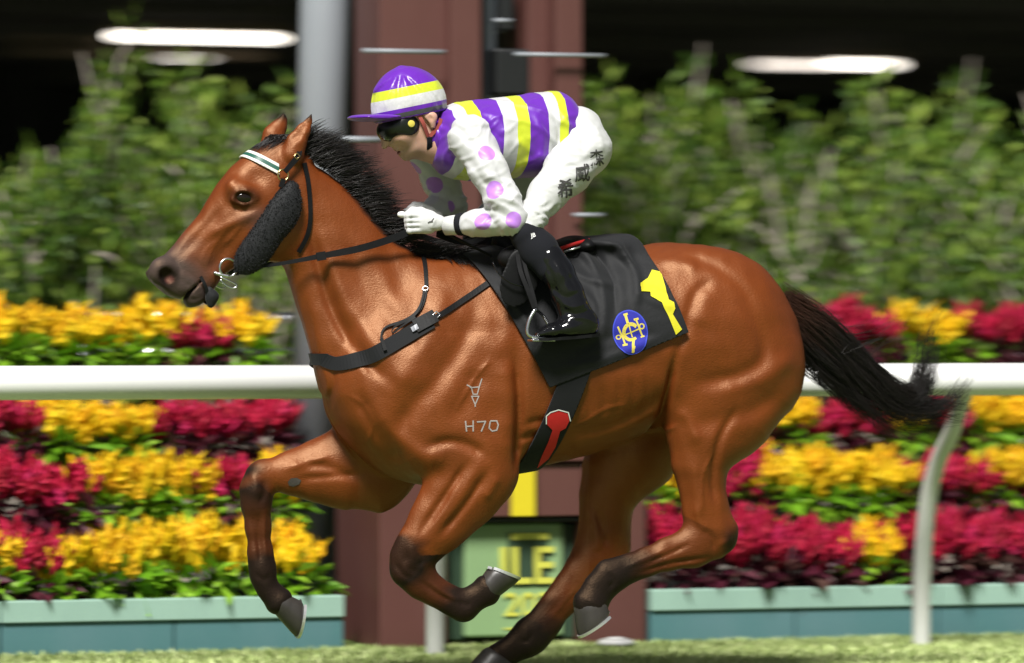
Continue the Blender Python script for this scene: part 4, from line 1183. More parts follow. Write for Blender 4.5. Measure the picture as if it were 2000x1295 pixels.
# ---- bridle
br = empty('bridle', tuple(P(500, 420, -.1)), 'black racing bridle with sheepskin cheek rolls and striped browband', 'bridle')
def stripes(name, cols):
    t = NT(name); c = t.ramp(t.at('v'), cols, 'CONSTANT'); t.set(Base_Color=c, Roughness=.45); return t.m
M['browband'] = stripes('striped_browband', [(0, (.72, .72, .66)), (.27, (.012, .085, .06)), (.70, (.72, .72, .66))])
a_, b_2 = (478, 298), (552, 340)
dn = np.array([b_2[0] - a_[0], b_2[1] - a_[1]], float); dn /= np.linalg.norm(dn); pn = np.array([-dn[1], dn[0]])
pl1 = side_plane(tuple(np.array(a_) + pn * 9), tuple(np.array(b_2) + pn * 9), -.04); pl2 = side_plane(tuple(np.array(a_) - pn * 9), tuple(np.array(b_2) - pn * 9), -.04)
cen = P(515, 319, -.04); bpz = [(p, n if (cen - p) @ n < 0 else -n) for p, n in (pl1, pl2)]
bpz.append((np.array([P(546, 336, -.09)[0], 0, 0]), np.array([1.0, 0, 0])))
bb_ = cut_band('browband', HV, HFQ, bpz, .003, .005, M['browband'], br, lambda V: V[:, 2] > 1.45)
v_ = get_co(bb_); d0 = (v_ - bpz[0][0]) @ bpz[0][1]; d1 = (v_ - bpz[1][0]) @ bpz[1][1]; attr(bb_, 'v', d1 / (d0 + d1))
for s_ in (-1, 1):
    mir = np.array([1, s_ * -1, 1.0])
    def Q(px, py, w): return P(px, py, -w) * mir
    ring('cheek_ring', Q(553, 342, .102), .018, .003, M['brass'], br, (.15, s_, 0))
    free_strap('crown_strap', [Q(556, 336, .104), Q(568, 322, .098), Q(582, 304, .090), Q(584, 288, .07), Q(578, 275, .03)], [.016, .018, .018], M['leather'], br, (0, s_, 0), .004)
    ring('buckle', Q(580, 305, .098), .010, .002, M['brass'], br, (0, s_, 0), 5)
    ring('bit_ring', Q(446, 523, .066), .029, .0040, M['steel'], br, (.1, s_, 0))
    MB().tube(crom([Q(430, 541, .066), Q(448, 549, .072), Q(462, 557, .074), Q(456, 563, .073), Q(442, 558, .070), Q(430, 546, .066)], 5), .0028, 8).build('bit_loop', M['steel'], br, True)
    MB().tube(crom([Q(420, 533, .060), Q(432, 537, .066), Q(448, 540, .070)], 5), .006, 8).build('bit_cheek', M['steel'], br, True)
    free_strap('cheek_strap', [Q(554, 350, .103), Q(548, 366, .105)], .016, M['leather'], br, (0, s_, 0), .005)
    # rein: bit to hand
    free_strap('rein', [Q(456, 530, .072), Q(500, 522, .085), Q(560, 513, .098), Q(628, 500, .118), Q(700, 486, .128), Q(760, 468, .120), Q(800, 452, .112)], [.008, .010, .013, .022, .023, .023], M['leather'], br, (0, s_, .1), .004)
    free_strap('rein', [Q(852, 458, .10), Q(885, 470, .085), Q(915, 474, .06), Q(940, 466, .02), Q(944, 460, 0)], .018, M['leather'], br, (0, s_, .4), .004)
    free_strap('rein_stop', [Q(618, 502, .120), Q(636, 499, .124)], .027, M['leather'], br, (0, s_, .1), .007)
    # sheepskin roll
    sf = Field(np.minimum(Q(610, 560, .05), Q(420, 330, .16)) - .02, np.maximum(Q(610, 560, .05), Q(420, 330, .16)) + .02, .005)
    yy = -.100 * -s_
    for (x0_, y0_), (x1_, y1_), hw in [((552, 356), (588, 374), .020)]: pass
    nodes = []
    for (aa, bb2, w_, hw) in [((556, 362), (584, 372), .098, .020), ((528, 398), (584, 422), .106, .024), ((500, 440), (552, 464), .100, .026), ((470, 482), (524, 506), .088, .026), ((458, 508), (496, 524), .076, .022)]:
        n_ = pr(aa, bb2, -w_, hw); nodes.append((n_[0], n_[1] * -s_, n_[2], n_[3] * .86, n_[4] * .9))
    nodes = [tuple(x) for x in crom(np.array(nodes), 4)]
    sf.tube(nodes, k=.012)
    roll = sf.mesh('sheepskin_roll', M['cloth_black'], br, 2)
    RV = get_co(roll); nrm = np.empty(len(RV) * 3, np.float32); roll.data.vertices.foreach_get('normal', nrm); nrm = nrm.reshape(-1, 3)
    k = rng.integers(0, len(RV), 7000); b0 = RV[k]; dr = nrm[k] + rng.normal(size=(len(k), 3)) * .45; dr /= np.linalg.norm(dr, axis=1)[:, None]
    sdv = np.cross(dr, rng.normal(size=(len(k), 3))); sdv /= np.linalg.norm(sdv, axis=1)[:, None]
    LL = rng.uniform(.003, .007, len(k))[:, None]; V = np.stack([b0 - sdv * .0012, b0 + sdv * .0012, b0 + dr * LL], 1).reshape(-1, 3)
    fz = fast_mesh('fleece', V, np.arange(len(V)).reshape(-1, 3), M['cloth_black'], roll, False); fz['kind'] = 'stuff'
strap('throat_lash', [(592, 318), (600, 352), (605, 400), (605, 435), (597, 465), (582, 492)], 8, hb, M['leather'], br, .002, .004, mirror=True)
MB().tube([P(420, 533, -.06), P(424, 536, 0), P(420, 533, -.06) * mm], .006, 8).build('bit_mouthpiece', M['steel'], br, True)
free_strap('chin_strap', [P(392, 540, -.055), P(402, 560, -.060), P(406, 582, -.045), P(406, 592, 0), P(406, 582, -.045) * mm, P(402, 560, -.06) * mm], .010, M['leather'], br, (-.3, -1, 0), .004)
ts_ = Field(P(395, 605, -.09) - .01, P(430, 555, -.01) + .03, .004); ts_.tube([pr((403, 566), (414, 564), -.052, .012), pr((402, 580), (426, 578), -.05, .016), pr((404, 596), (420, 590), -.05, .010)], k=.01)
ts_.mesh('chin_pad', M['cloth_black'], br, 2)

# ---- saddle, leathers, irons
M['patent'] = NT('patent_leather').set(Base_Color=(.006, .006, .007), Roughness=.10, Specular_IOR_Level=.5)
_t = M['patent']; _t.bump(_t.noise(34, 3, .5, stretch=(1, 1, .4)), .18, .008); M['patent'] = _t.m
sa = empty('saddle', tuple(P(1050, 490, 0)), 'small black racing saddle with red trimmed cantle', 'saddle')
SF = Field(P(930, 600, -.40) - .03, P(1190, 430, .40) + np.array([.06, .03, .06]), .006)
SF.tube([pr((985, 462), (990, 505), 0, .10), pr((1050, 474), (1050, 510), 0, .11), pr((1120, 464), (1120, 500), 0, .14), pr((1150, 468), (1150, 496), 0, .12)], k=.03)
SF.ell(P(985, 470, 0), (.035, .05, .035), 0, k=.03)
for s_ in (-1, 1):
    c_ = P(1016, 545, -.278); SF.ell((c_[0], c_[1] * -s_, c_[2]), (.066, .007, .100), R(-24), k=.02)
    c_ = P(1030, 505, -.22); SF.ell((c_[0], c_[1] * -s_, c_[2]), (.10, .05, .05), R(0), k=.03)
SF.mesh('seat', M['leather'], sa, 2)
MB().tube(crom([P(1090, 487, -.135), P(1120, 477, -.15), P(1146, 470, -.13), P(1158, 468, -.06), P(1160, 468, 0), P(1158, 468, -.06) * mm, P(1146, 470, -.13) * mm], 6), .006, 8).build('cantle_trim', M['red'], sa, True)
MB().tube(crom([P(1098, 493, -.14), P(1124, 485, -.155), P(1148, 477, -.135)], 6), .004, 8).build('cantle_piping', M['steel'], sa, True)
MB().tube(crom([P(962, 512, -.285), P(975, 535, -.297), P(998, 552, -.302), P(1024, 560, -.300)], 6), .003, 8).build('flap_edge', M['patent'], sa, True)
for s_ in (-1, 1):
    mir = np.array([1, s_ * -1, 1.0])
    def Q(px, py, w): return P(px, py, -w) * mir
    free_strap('stirrup_leather', [Q(1008, 488, .27), Q(1016, 530, .308), Q(1030, 566, .325), Q(1043, 602, .335)], .014, M['leather'], sa, (0, s_, 0), .004)
    free_strap('stirrup_leather', [Q(1018, 488, .26), Q(1027, 530, .300), Q(1038, 566, .318), Q(1047, 602, .333)], .012, M['leather'], sa, (0, s_, 0), .004)
    MB().tube(crom([Q(1045, 604, .335), Q(1034, 625, .338), Q(1030, 648, .340), Q(1040, 658, .342), Q(1078, 662, .342)], 6), .0062, 8).build('stirrup_iron', M['steel'], sa, True)
    MB().tube(crom([Q(1045, 604, .335), Q(1058, 614, .30), Q(1070, 632, .292), Q(1076, 655, .300), Q(1078, 662, .340)], 6), .0052, 8).build('stirrup_iron', M['steel'], sa, True)
    pz = Q(1056, 662, .325); MB().box(pz[0] - .036, pz[0] + .040, pz[1] - .03, pz[1] + .03, pz[2] - .008, pz[2] - .001).build('stirrup_tread', M['steel'], sa, bevel=.002)
# ================================================================== the rider
def sheen_fabric(name, build, rough=.42, wrinkle=.35, spec=.5):
    t = NT(name); c = build(t)
    f = t.noise(13, 4, .55); g = t.noise(34, 3, .5, stretch=(1, 1, .4))
    t.set(Base_Color=c, Roughness=rough, Specular_IOR_Level=spec, Sheen_Weight=.15)
    t.bump(t.math('ADD', f, t.math('MULTIPLY', g, .4)), wrinkle * .5, .014); return t.m
PUR, WHI, YEL, LIL = (.115, .014, .36), (.56, .56, .57), (.53, .60, .025), (.46, .20, .68)
def silk_cols(t):
    bands = t.ramp(t.at('u'), BANDS, 'CONSTANT')
    dots = t.math('LESS_THAN', t.at('dot'), 0.0)
    sleeve = t.mix(dots, WHI, LIL)
    return t.mix(t.math('GREATER_THAN', t.at('arm'), .5), bands, sleeve)
# px along the back -> 0..1 (u = (px - 820) / 320)
BANDS = [(0, PUR), (.15, WHI), (.215, YEL), (.294, PUR), (.425, WHI), (.516, YEL), (.594, PUR), (.72, WHI), (.794, YEL), (.85, PUR)]
M['silks'] = sheen_fabric('racing_silks', silk_cols, .44, .30)
def cap_cols(t): return t.ramp(t.at('v'), [(0, PUR), (.03, (.05, .05, .055)), (.12, PUR), (.20, WHI), (.42, YEL), (.60, PUR)], 'CONSTANT')
M['cap'] = sheen_fabric('satin_cap', cap_cols, .33, .85)
M['purple'] = sheen_fabric('purple_satin', lambda t: t.mix(0.0, PUR, PUR), .32, .35)
M['breeches'] = sheen_fabric('white_breeches', lambda t: t.mix(t.noise(5), (.50, .51, .50), (.56, .56, .56)), .55, .30, .3)
M['glove'] = fabric('white_glove', (.56, .56, .56), .7, .2, 900, .3)
M['sock'] = fabric('black_sock', (.005, .0055, .009), .9, .02, 900, .15)
M['skin'] = None
t = NT('skin'); n_ = t.noise(30, 4); c = t.mix(n_, (.60, .36, .27), (.52, .28, .20)); c = t.mix(t.at('lip'), c, (.36, .12, .10)); c = t.mix(t.at('stubble'), c, (.30, .19, .145))
t.set(Base_Color=c, Roughness=.48, Subsurface_Weight=.12, Subsurface_Radius=(.01, .004, .002), Subsurface_Scale=.4); t.bump(t.noise(180, 2), .15, .002); M['skin'] = t.m
M['goggle'] = simple('goggle_rubber', (.008, .010, .008), .3, .2, 20)
M['lens'] = NT('dark_lens').set(Base_Color=(.008, .014, .008), Roughness=.06, Specular_IOR_Level=.8, Coat_Weight=.5).m
M['strapred'] = simple('red_brown_strap', (.30, .06, .045), .5)
M['print'] = simple('dark_print', (.05, .048, .046), .7, .2, 80)
M['hair_dark'] = simple('short_dark_hair', (.018, .013, .011), .6, .4, 200, .5)

person = empty('person', tuple(P(1040, 480, 0)), 'jockey in purple, yellow and white silks crouched over the galloping horse', 'person')
JLO = P(670, 690, 0) + np.array([0, -.46, 0]); JHI = P(1225, 110, 0) + np.array([0, .46, 0])
def jf(h=.0048): return Field(JLO, JHI, h)
mirr = lambda nodes: [(n[0], -n[1], *n[2:]) for n in nodes]
mir3 = lambda p: np.array([p[0], -p[1], p[2]])

# skeleton points
Hc = P(800, 236, 0); fx = np.array([-.85, 0, -.527]); ux = np.array([-.527, 0, .85]); HR = math.atan2(.527, .85)
def Hd(a, b, c=0.0): return Hc + fx * a + ux * b + np.array([0, c, 0])
SHn, ELn, WRn = P(922, 268, -.185), P(1000, 428, -.27), P(884, 440, -.135)
SHf, ELf, WRf = P(838, 300, .185), P(880, 398, .25), P(822, 424, .125)
thigh = [pr((1080, 236), (1168, 282), -.065, .095), pr((1096, 266), (1184, 315), -.115, .090), pr((1070, 310), (1146, 357), -.17, .076), pr((1040, 360), (1096, 400), -.22, .060), pr((1016, 414), (1062, 436), -.255, .048), pr((1008, 448), (1050, 458), -.268, .046)]
shin = [pr((1000, 470), (1056, 448), -.268, .052), pr((1022, 500), (1084, 478), -.285, .050), pr((1048, 532), (1102, 512), -.305, .047)]

# ---- body (skin), continuous under the clothes
BF = Field(JLO, JHI, .0042)
BF.ell(Hd(-.005, .025), (.098, .076, .105), HR, k=.02)                        # skull
BF.ell(Hd(.032, -.040), (.060, .056, .068), HR, k=.025)                        # face mass
BF.tube([(*Hd(-.005, -.050), .028, .058), (*Hd(.038, -.082), .022, .042), (*Hd(.070, -.091), .015, .020)], k=.02)   # jaw to chin
BF.tube([(*Hd(.080, .022), .014, .012), (*Hd(.100, -.006), .012, .0105), (*Hd(.115, -.026), .0105, .0115)], k=.010)   # nose
for s_ in (-1, 1):
    BF.ell(Hd(.094, -.033, s_ * .012), (.010, .009, .009), HR, k=.008)
    BF.ell(Hd(.098, -.041, s_ * .009), (.004, .004, .004), HR, k=.004, op='cut')
    BF.ell(Hd(.055, -.022, s_ * .045), (.030, .020, .022), HR, k=.03)          # cheekbone
    BF.tube([(*Hd(-.036, -.004, s_ * .080), .012, .008), (*Hd(-.048, -.020, s_ * .084), .016, .009), (*Hd(-.038, -.046, s_ * .079), .009, .007)], k=.007)  # ear
    BF.ell(Hd(-.040, -.020, s_ * .093), (.007, .007, .012), HR, k=.004, op='cut')
    BF.stroke([Hd(.086, -.030), Hd(.074, -.055), Hd(.064, -.072)], .007, -.003, s_, .012)
BF.ell(Hd(.118, -.050), (.026, .030, .0085), HR, k=.010, op='cut')
BF.tube([(*Hd(.083, -.052), .009, .024), (*Hd(.082, -.060), .008, .024)], k=.010)
BF.tube([(*Hd(.079, -.070), .009, .021)] * 1 + [(*Hd(.077, -.074), .009, .020)], k=.010)
BF.tube([(*Hd(.100, -.064), .0022, .03), (*Hd(.076, -.066), .0022, .026)], k=.004, op='cut')
BF.tube([(*Hd(-.03, -.03), .058, .056), (*P(842, 280, 0), .055, .056), (*P(880, 290, 0), .07, .07)], k=.03)    # neck
BF.tube([(*P(880, 280, 0), .065, .09), (*P(960, 265, 0), .08, .12), (*P(1080, 258, 0), .06, .10), (*P(1118, 268, 0), .05, .08)], k=.04)
for A_, B_, C_ in ((SHn, ELn, WRn), (SHf, ELf, WRf)):
    BF.chain([A_, (A_ + B_) / 2, B_, (B_ * .55 + C_ * .45), C_], [.036, .036, .034, .030, .026], .02)
BF.tube([(n[0], n[1], n[2], n[3] * .68, n[4] * .68) for n in thigh], k=.03); BF.tube(mirr([(n[0], n[1], n[2], n[3] * .68, n[4] * .68) for n in thigh]), k=.03)
BF.tube([(n[0], n[1], n[2], n[3] * .8, n[4] * .8) for n in shin], k=.03); BF.tube(mirr([(n[0], n[1], n[2], n[3] * .8, n[4] * .8) for n in shin]), k=.03)
body = BF.mesh('body', M['skin'], person, 2)
bv = get_co(body)
lipc = np.array(Hd(.088, -.066)); dl = np.linalg.norm((bv - lipc) * [1, .55, 1], axis=1); attr(body, 'lip', 1 - smooth01(dl, .008, .016))
jw = np.linalg.norm((bv - np.array(Hd(.045, -.085))) * [1, .6, 1], axis=1); attr(body, 'stubble', .55 * (1 - smooth01(jw, .03, .06)))

# ---- silks: torso and sleeves
A, B = P(850, 262, 0), P(1120, 262, 0); B[2] = A[2]
T = [((850, 236), (834, 318), .075), ((872, 214), (850, 336), .135), ((905, 201), (880, 348), .175), ((950, 194), (930, 354), .190), ((1000, 188), (985, 350), .185), ((1050, 181), (1045, 346), .172), ((1085, 178), (1080, 338), .160), ((1112, 190), (1100, 330), .145), ((1128, 215), (1116, 310), .12)]
WF = jf()
WF.loft(A, B, rows(A, B, T), k=.03, n=2.3)
# near sleeve, far sleeve
WF.chain([SHn + [0, .03, .0], SHn * .6 + ELn * .4, SHn * .2 + ELn * .8, ELn], [.070, .058, .053, .047], .025)
axn = lambda f: ELn * (1 - f) + WRn * f
WF.chain([ELn, axn(.45), axn(.62), axn(.73)], [.047, .043, .039, .036], .02)
WF.chain([SHf, SHf * .5 + ELf * .5, ELf], [.068, .058, .050], .025); WF.chain([ELf, ELf * .5 + WRf * .5, WRf], [.050, .042, .034], .025)
def ws(pts, wpx, mm_, w=-.26, side=-1, ymin=.0): WF.stroke(px_line(pts, w), wpx / 600, mm_ / 1000, side, ymin)
for i, (a, b, c) in enumerate([((938, 388), (965, 400), (998, 420)), ((930, 400), (960, 412), (985, 432)), ((945, 378), (975, 385), (1008, 402)), ((925, 415), (950, 425), (965, 445)), ((915, 425), (932, 437), (945, 452))]):
    ws([a, b, c], 5, 5 if i % 2 == 0 else -5, -.24, -1, .10)
for pts, wd, d in [([(905, 300), (925, 340), (945, 372)], 6, -6), ([(965, 300), (985, 350), (1000, 392)], 7, 5), ([(945, 290), (962, 340), (968, 372)], 6, -5),
                   ([(880, 235), (905, 262), (915, 285)], 7, -7), ([(1000, 230), (1030, 290), (1035, 335)], 9, -6), ([(1050, 215), (1065, 270), (1060, 325)], 8, 5),
                   ([(1085, 215), (1100, 260), (1085, 310)], 6, -6), ([(1010, 330), (1050, 312), (1095, 302)], 8, 6), ([(960, 215), (985, 245), (1000, 290)], 9, 4), ([(900, 255), (950, 250), (985, 275)], 6, -5),
                   ([(1100, 205), (1118, 250), (1105, 300)], 5, 5)]:
    ws(pts, wd, d, -.2, -1, .03)
for pts, wd, d in [([(820, 330), (850, 352), (890, 350)], 5, -6), ([(838, 345), (870, 362), (890, 372)], 5, 5), ([(850, 380), (875, 392)], 5, -4)]: WF.stroke(px_line(pts, .15), wd / 600, d / 1000, 1, .05)
silks = WF.mesh('silks', M['silks'], person, 2)
sv = get_co(silks)
ax1 = (ELn - SHn); ax1 = ax1 / np.linalg.norm(ax1)
elb = np.exp(-(np.minimum(np.linalg.norm(sv - ELn, axis=1), np.linalg.norm(sv - ELf, axis=1)) / .11) ** 2); shl = np.exp(-(np.linalg.norm(sv - SHn, axis=1) / .12) ** 2)
fo = .0055 * ridges(sv, (.35, .3, .9), 85, 1, .5, 2.0) + .0030 * ridges(sv, (-.5, .3, .8), 120, 2, .5, 2.0) + .0075 * elb * ridges(sv, ax1 + np.array([.4, 0, .2]), 190, 3, .9) + .004 * shl * ridges(sv, (.8, .2, -.6), 130, 4, .6, 1.8)
sv = displace(silks, fo)
def seg_d(V, a, b):
    d = b - a; t = np.clip(((V - a) @ d) / (d @ d), 0, 1); return np.linalg.norm(V - a - t[:, None] * d, axis=1), t
dn1, tn1 = seg_d(sv, SHn, ELn); dn2, _ = seg_d(sv, ELn, WRn); df1, _ = seg_d(sv, SHf, ELf); df2, _ = seg_d(sv, ELf, WRf)
def torso_q(V):
    A0 = A; r_ = np.array(rows(A, B, T)); s = V[:, 0] - A0[0]; v = V[:, 2] - A0[2]
    v0 = np.interp(s, r_[:, 0], r_[:, 1]); v1 = np.interp(s, r_[:, 0], r_[:, 2]); wd = np.interp(s, r_[:, 0], r_[:, 3])
    return np.sqrt(((v - (v0 + v1) / 2) / ((v1 - v0) / 2)) ** 2 + (V[:, 1] / wd) ** 2)
td = (torso_q(sv) - 1) * .15
av = np.where(sv[:, 1] < 0, td - (np.minimum(dn1, dn2) - .060), td - (np.minimum(df1, df2) - .060))
arm = np.clip(.5 + av * 12, 0, 1)
attr(silks, 'arm', arm)
q_ = sv - CAM; SPX = 1000 + F * (q_ @ RT) / (q_ @ FW); SPY = HY - F * q_[:, 2] / (q_ @ FW)
ub = (sv[:, 0] - P(820, 260, 0)[0]) / (320 / 600)
attr(silks, 'u', np.clip(ub, 0, 1))
DOTS = [(953, 293, -.25, .028), (962, 367, -.30, .030), (940, 428, -.24, .029), (1008, 428, -.33, .027), (1006, 340, -.28, .027), (846, 366, .15, .030), (808, 333, .15, .026), (905, 380, -.20, .020), (886, 400, .28, .02)]
dd = np.full(len(sv), 9.)
for px, py, w_, r_ in DOTS:
    # the dot sits on the cloth where that pixel meets the sleeve
    m = (sv[:, 1] < 0) if w_ < 0 else (sv[:, 1] > 0)
    cc = None
    k = np.where(m & (np.hypot(SPX - px, SPY - py) < 6))[0]
    if len(k): cc = sv[k[np.argmin(sv[k] @ FW)]]
    else: cc = P(px, py, w_)
    dd = np.minimum(dd, np.linalg.norm(sv - cc, axis=1) - r_)
attr(silks, 'dot', dd)
# collar
KF = Field(P(800, 340, -.2), P(900, 190, .2) + .02, .0045)
KF.tube([(*P(851, 268, 0), .060, .062), (*P(860, 270, 0), .066, .068)], k=.01)
KF.tube([(*P(868, 266, 0), .078, .10), (*P(880, 266, 0), .084, .13)], k=.02)
KF.tube([(*Hd(-.02, -.02), .052, .052), (*P(838, 274, 0), .056, .056)], k=.005, op='cut')
for i in range(7): KF.stroke(px_line([(838 + 4 * i, 236 + 3 * i), (842 + 5 * i, 268), (846 + 4 * i, 312)], -.06), .006, .004 * (-1) ** i, -1, .0)
KF.mesh('collar', M['purple'], person, 2)

# ---- breeches
PF = jf(.005)
PF.ell(P(1122, 258, 0), (.078, .135, .080), R(-25), k=.02); PF.tube(thigh, k=.025); PF.tube(mirr(thigh), k=.025)
def ps(pts, wpx, mm_): PF.stroke(px_line(pts, -.2), wpx / 600, mm_ / 1000, -1, .0)
for i in range(7): ps([(1010 + 8 * i, 400 + 6 * i - 12), (1035 + 8 * i, 402 + 5 * i), (1056 + 7 * i, 392 + 3 * i)], 3.5, 3.0 * (-1) ** i)
ps([(1088, 330), (1130, 318), (1178, 300)], 6, -5); ps([(1080, 350), (1120, 345), (1160, 330)], 6, 4); ps([(1120, 225), (1140, 260), (1135, 300)], 6, -5); ps([(1150, 225), (1172, 262), (1175, 300)], 7, 4)
ps([(1060, 330), (1100, 312), (1130, 310)], 5, -5); ps([(1040, 370), (1080, 360), (1120, 368)], 5, 3); ps([(1028, 440), (1045, 436), (1060, 442)], 3, 4); ps([(1022, 425), (1045, 420), (1072, 428)], 3, -4)
breeches = PF.mesh('breeches', M['breeches'], person, 2)
pv_ = get_co(breeches)
kn = np.exp(-(np.linalg.norm((pv_ - P(1040, 440, -.26)) * [1, .3, 1], axis=1) / .085) ** 2); hp = np.exp(-(np.linalg.norm((pv_ - P(1105, 300, -.12)) * [1, .4, 1], axis=1) / .09) ** 2)
displace(breeches, .0022 * ridges(pv_, (.75, .2, -.65), 70, 11, .5, 2.2) + .0065 * kn * ridges(pv_, (.55, .1, .85), 230, 12, .8) + .0060 * hp * ridges(pv_, (.35, .1, 1), 120, 13, .9) + .0012 * ridges(pv_, (.2, .2, 1), 260, 14))
pv_ = get_co(breeches); pbv = BVHTree.FromPolygons([Vector(v) for v in pv_], [tuple(p.vertices) for p in breeches.data.polygons])
for ch, cx, cy, h_ in (('森', 1164, 308, 32), ('威', 1136, 338, 33), ('希', 1103, 368, 36)):
    decal('printed_character', place_glyph(glyph_polys(ch, .012), cx, cy, h_, R(-8), .88, .12), pbv, .0035, M['print'], breeches, 3)

# ---- socks, boots
for s_ in (-1, 1):
    fl = jf(.005); nn = shin if s_ < 0 else mirr(shin)
    fl.tube([(n[0], n[1], n[2], n[3] * 1.04, n[4] * 1.04) for n in nn], k=.02); fl.mesh('knee_sock', M['sock'], person, 2)
    fl = jf(.0045)
    bn = [pr((1046, 516), (1100, 494), -.304, .050), pr((1062, 545), (1118, 525), -.316, .051), pr((1080, 582), (1136, 566), -.326, .045), pr((1094, 612), (1148, 602), -.332, .039), pr((1104, 630), (1160, 624), -.334, .038)]
    ft = [pr((1122, 618), (1164, 650), -.334, .038), pr((1100, 624), (1112, 656), -.336, .042), pr((1072, 634), (1078, 658), -.336, .041), pr((1050, 646), (1052, 659), -.335, .030)]
    if s_ > 0: bn, ft = mirr(bn), mirr(ft)
    fl.tube(bn, k=.02); fl.tube(ft, k=.02)
    if s_ < 0:
        for pts, wd, d in [([(1078, 560), (1100, 580), (1128, 570)], 5, -5), ([(1090, 590), (1112, 600), (1140, 590)], 4, 5), ([(1098, 606), (1120, 614), (1150, 606)], 4, -5), ([(1104, 622), (1130, 620), (1154, 628)], 4, 4),
                           ([(1068, 518), (1078, 548), (1086, 575)], 4, -4), ([(1080, 512), (1094, 545), (1104, 570)], 3.5, 3), ([(1092, 508), (1106, 540), (1118, 565)], 3.5, -4)]:
            fl.stroke(px_line(pts, -.34), wd / 600, d / 1000, -1, .2)
    boot = fl.mesh('boot', M['patent'], person, 2)
    h0 = P(1170, 648, -.334); t0 = P(1046, 660, -.335)
    pts = [(np.array([h0[0], y_, h0[2] - .012]) if 0 else None) for y_ in ()]
    ys = -.334 * -s_
    sole = MB(); top = []; 
    outl = [(1168, 651, .020), (1150, 653, .034), (1120, 656, .034), (1090, 658, .040), (1065, 660, .038), (1048, 660, .020)]
    up = [P(x, y, -.334) for x, y, _ in outl]
    V = []; Fs = []
    for (x, y, hw), u_ in zip(outl, up):
        V += [(u_[0], ys - hw, u_[2]), (u_[0], ys + hw, u_[2]), (u_[0], ys + hw, u_[2] - .010), (u_[0], ys - hw, u_[2] - .010)]
    for i in range(len(outl) - 1):
        a, b = 4 * i, 4 * i + 4
        Fs += [(a + j, a + (j + 1) % 4, b + (j + 1) % 4, b + j) for j in range(4)]
    Fs += [(0, 1, 2, 3), tuple(4 * (len(outl) - 1) + j for j in (3, 2, 1, 0))]
    mesh_obj('sole', V, Fs, M['leather'], boot, False)
# initials on the sock
sk = [o for o in COL.objects if o.name.startswith('knee_sock')][0]
skb = BVHTree.FromPolygons([Vector(v) for v in get_co(sk)], [tuple(p.vertices) for p in sk.data.polygons])
decal('printed_initials', place_glyph(glyph_polys('JB', .01), 1041, 461, 11, R(-12), .9), skb, .0025, M['rail'], sk, 2)

# ---- gloves and cuffs
def hand(Wr, mir):
    fl = Field(P(770, 480, -.20) - .02, P(915, 395, -.02) + .03, .0036)
    fl.tube([pr((858, 420), (856, 450), -.122, .022), pr((838, 415), (834, 454), -.118, .021), pr((815, 415), (812, 455), -.114, .020)], k=.015)
    for i in range(4):
        y = 421 + 9.6 * i; s = 1 - .08 * abs(i - 1.2)
        fl.chain([P(818, y, -.118), P(800 - 2 * s + i * .8, y + 1, -.124), P(794 + i, y + 2, -.106), P(798 + i, y + 2, -.088), P(814, y + 1, -.086)], [.0098, .0098, .0092, .0088, .0085], .006)
    fl.chain([P(842, 420, -.110), P(822, 412, -.104), P(806, 411, -.100), P(796, 416, -.096)], [.013, .0115, .0105, .009], .010)
    for i in range(3): fl.stroke(px_line([(795, 426 + 9.6 * i), (808, 426 + 9.6 * i), (822, 426 + 9.6 * i)], -.13), .0035, -.004, -1, .11)
    fl.stroke(px_line([(850, 425), (842, 440), (846, 452)], -.13), .005, .003, -1, .11); fl.stroke(px_line([(838, 446), (850, 452), (858, 456)], -.13), .004, -.003, -1, .11)
    g = fl.mesh('glove', M['glove'], person, 2)
    if mir:
        V = get_co(g) * [1, -1, 1]; g.data.vertices.foreach_set('co', V.astype(np.float32).ravel()); g.data.flip_normals(); g.data.update()
        g.location = (P(818, 424, .11) - P(818, 434, -.11) * [1, -1, 1])
    return g
near_glove = hand(WRn, False); hand(WRf, True)
def cyl(name, a, b, r0, r1, mat): return MB().tube([a, a * .5 + b * .5, b], [r0, (r0 + r1) / 2 + .001, r1], 24).build(name, mat, person, True)
dcu = (P(904, 439, -.148) - P(866, 437, -.126))
cyl('cuff', axn(.86), axn(1.12), .0325, .0300, M['glove'])
cyl('elastic_band', axn(.82), axn(.91), .0365, .0350, M['sock'])
gb2 = BVHTree.FromPolygons([Vector(v) for v in get_co(near_glove)], [tuple(p.vertices) for p in near_glove.data.polygons])
decal('glove_logo', stroke_polys([[(838, 434), (843, 432), (847, 427)], [(841, 434), (845, 433)], [(836, 435), (839, 433)]], 1.8), gb2, .0018, M['print'], near_glove, 4)

# ---- cap, goggles, straps, hair
nc = np.array([-.205, 0, .979]); cb0 = P(790, 231, 0)
def helmet(inf):
    fl = Field(P(680, 260, -.2), P(880, 120, .2) + .02, .0042)
    fl.ell(P(793, 206, 0), (.115 + inf, .094 + inf, .128 + inf), R(-8), k=.02)
    fl.ell(P(818, 202, 0), (.088 + inf, .090 + inf, .092 + inf), 0, k=.03)
    fl.ell(P(783, 133, 0), (.008, .008, .006), 0, k=.012)
    return fl
cf = helmet(0)
for i in range(9):
    a = -1.2 + i * .33
    cf.stroke(px_line([(785, 140), (785 + 40 * math.sin(a), 165), (788 + 68 * math.sin(a), 196), (790 + 74 * math.sin(a), 215)], -.06), .007, .0035 * (-1) ** i, -1, .0)
sl_, X, Y, Z_ = cf.sub(cf.lo, cf.lo + cf.h * cf.n)
cut = -((X - cb0[0]) * nc[0] + (Z_ - cb0[2]) * nc[2])
cf.put(sl_, -(np.broadcast_to(cut, cf.a[sl_].shape)).astype(np.float32) * 1.0, .004, 'cut') if False else None
cf.a[sl_] = np.maximum(cf.a[sl_], cut)
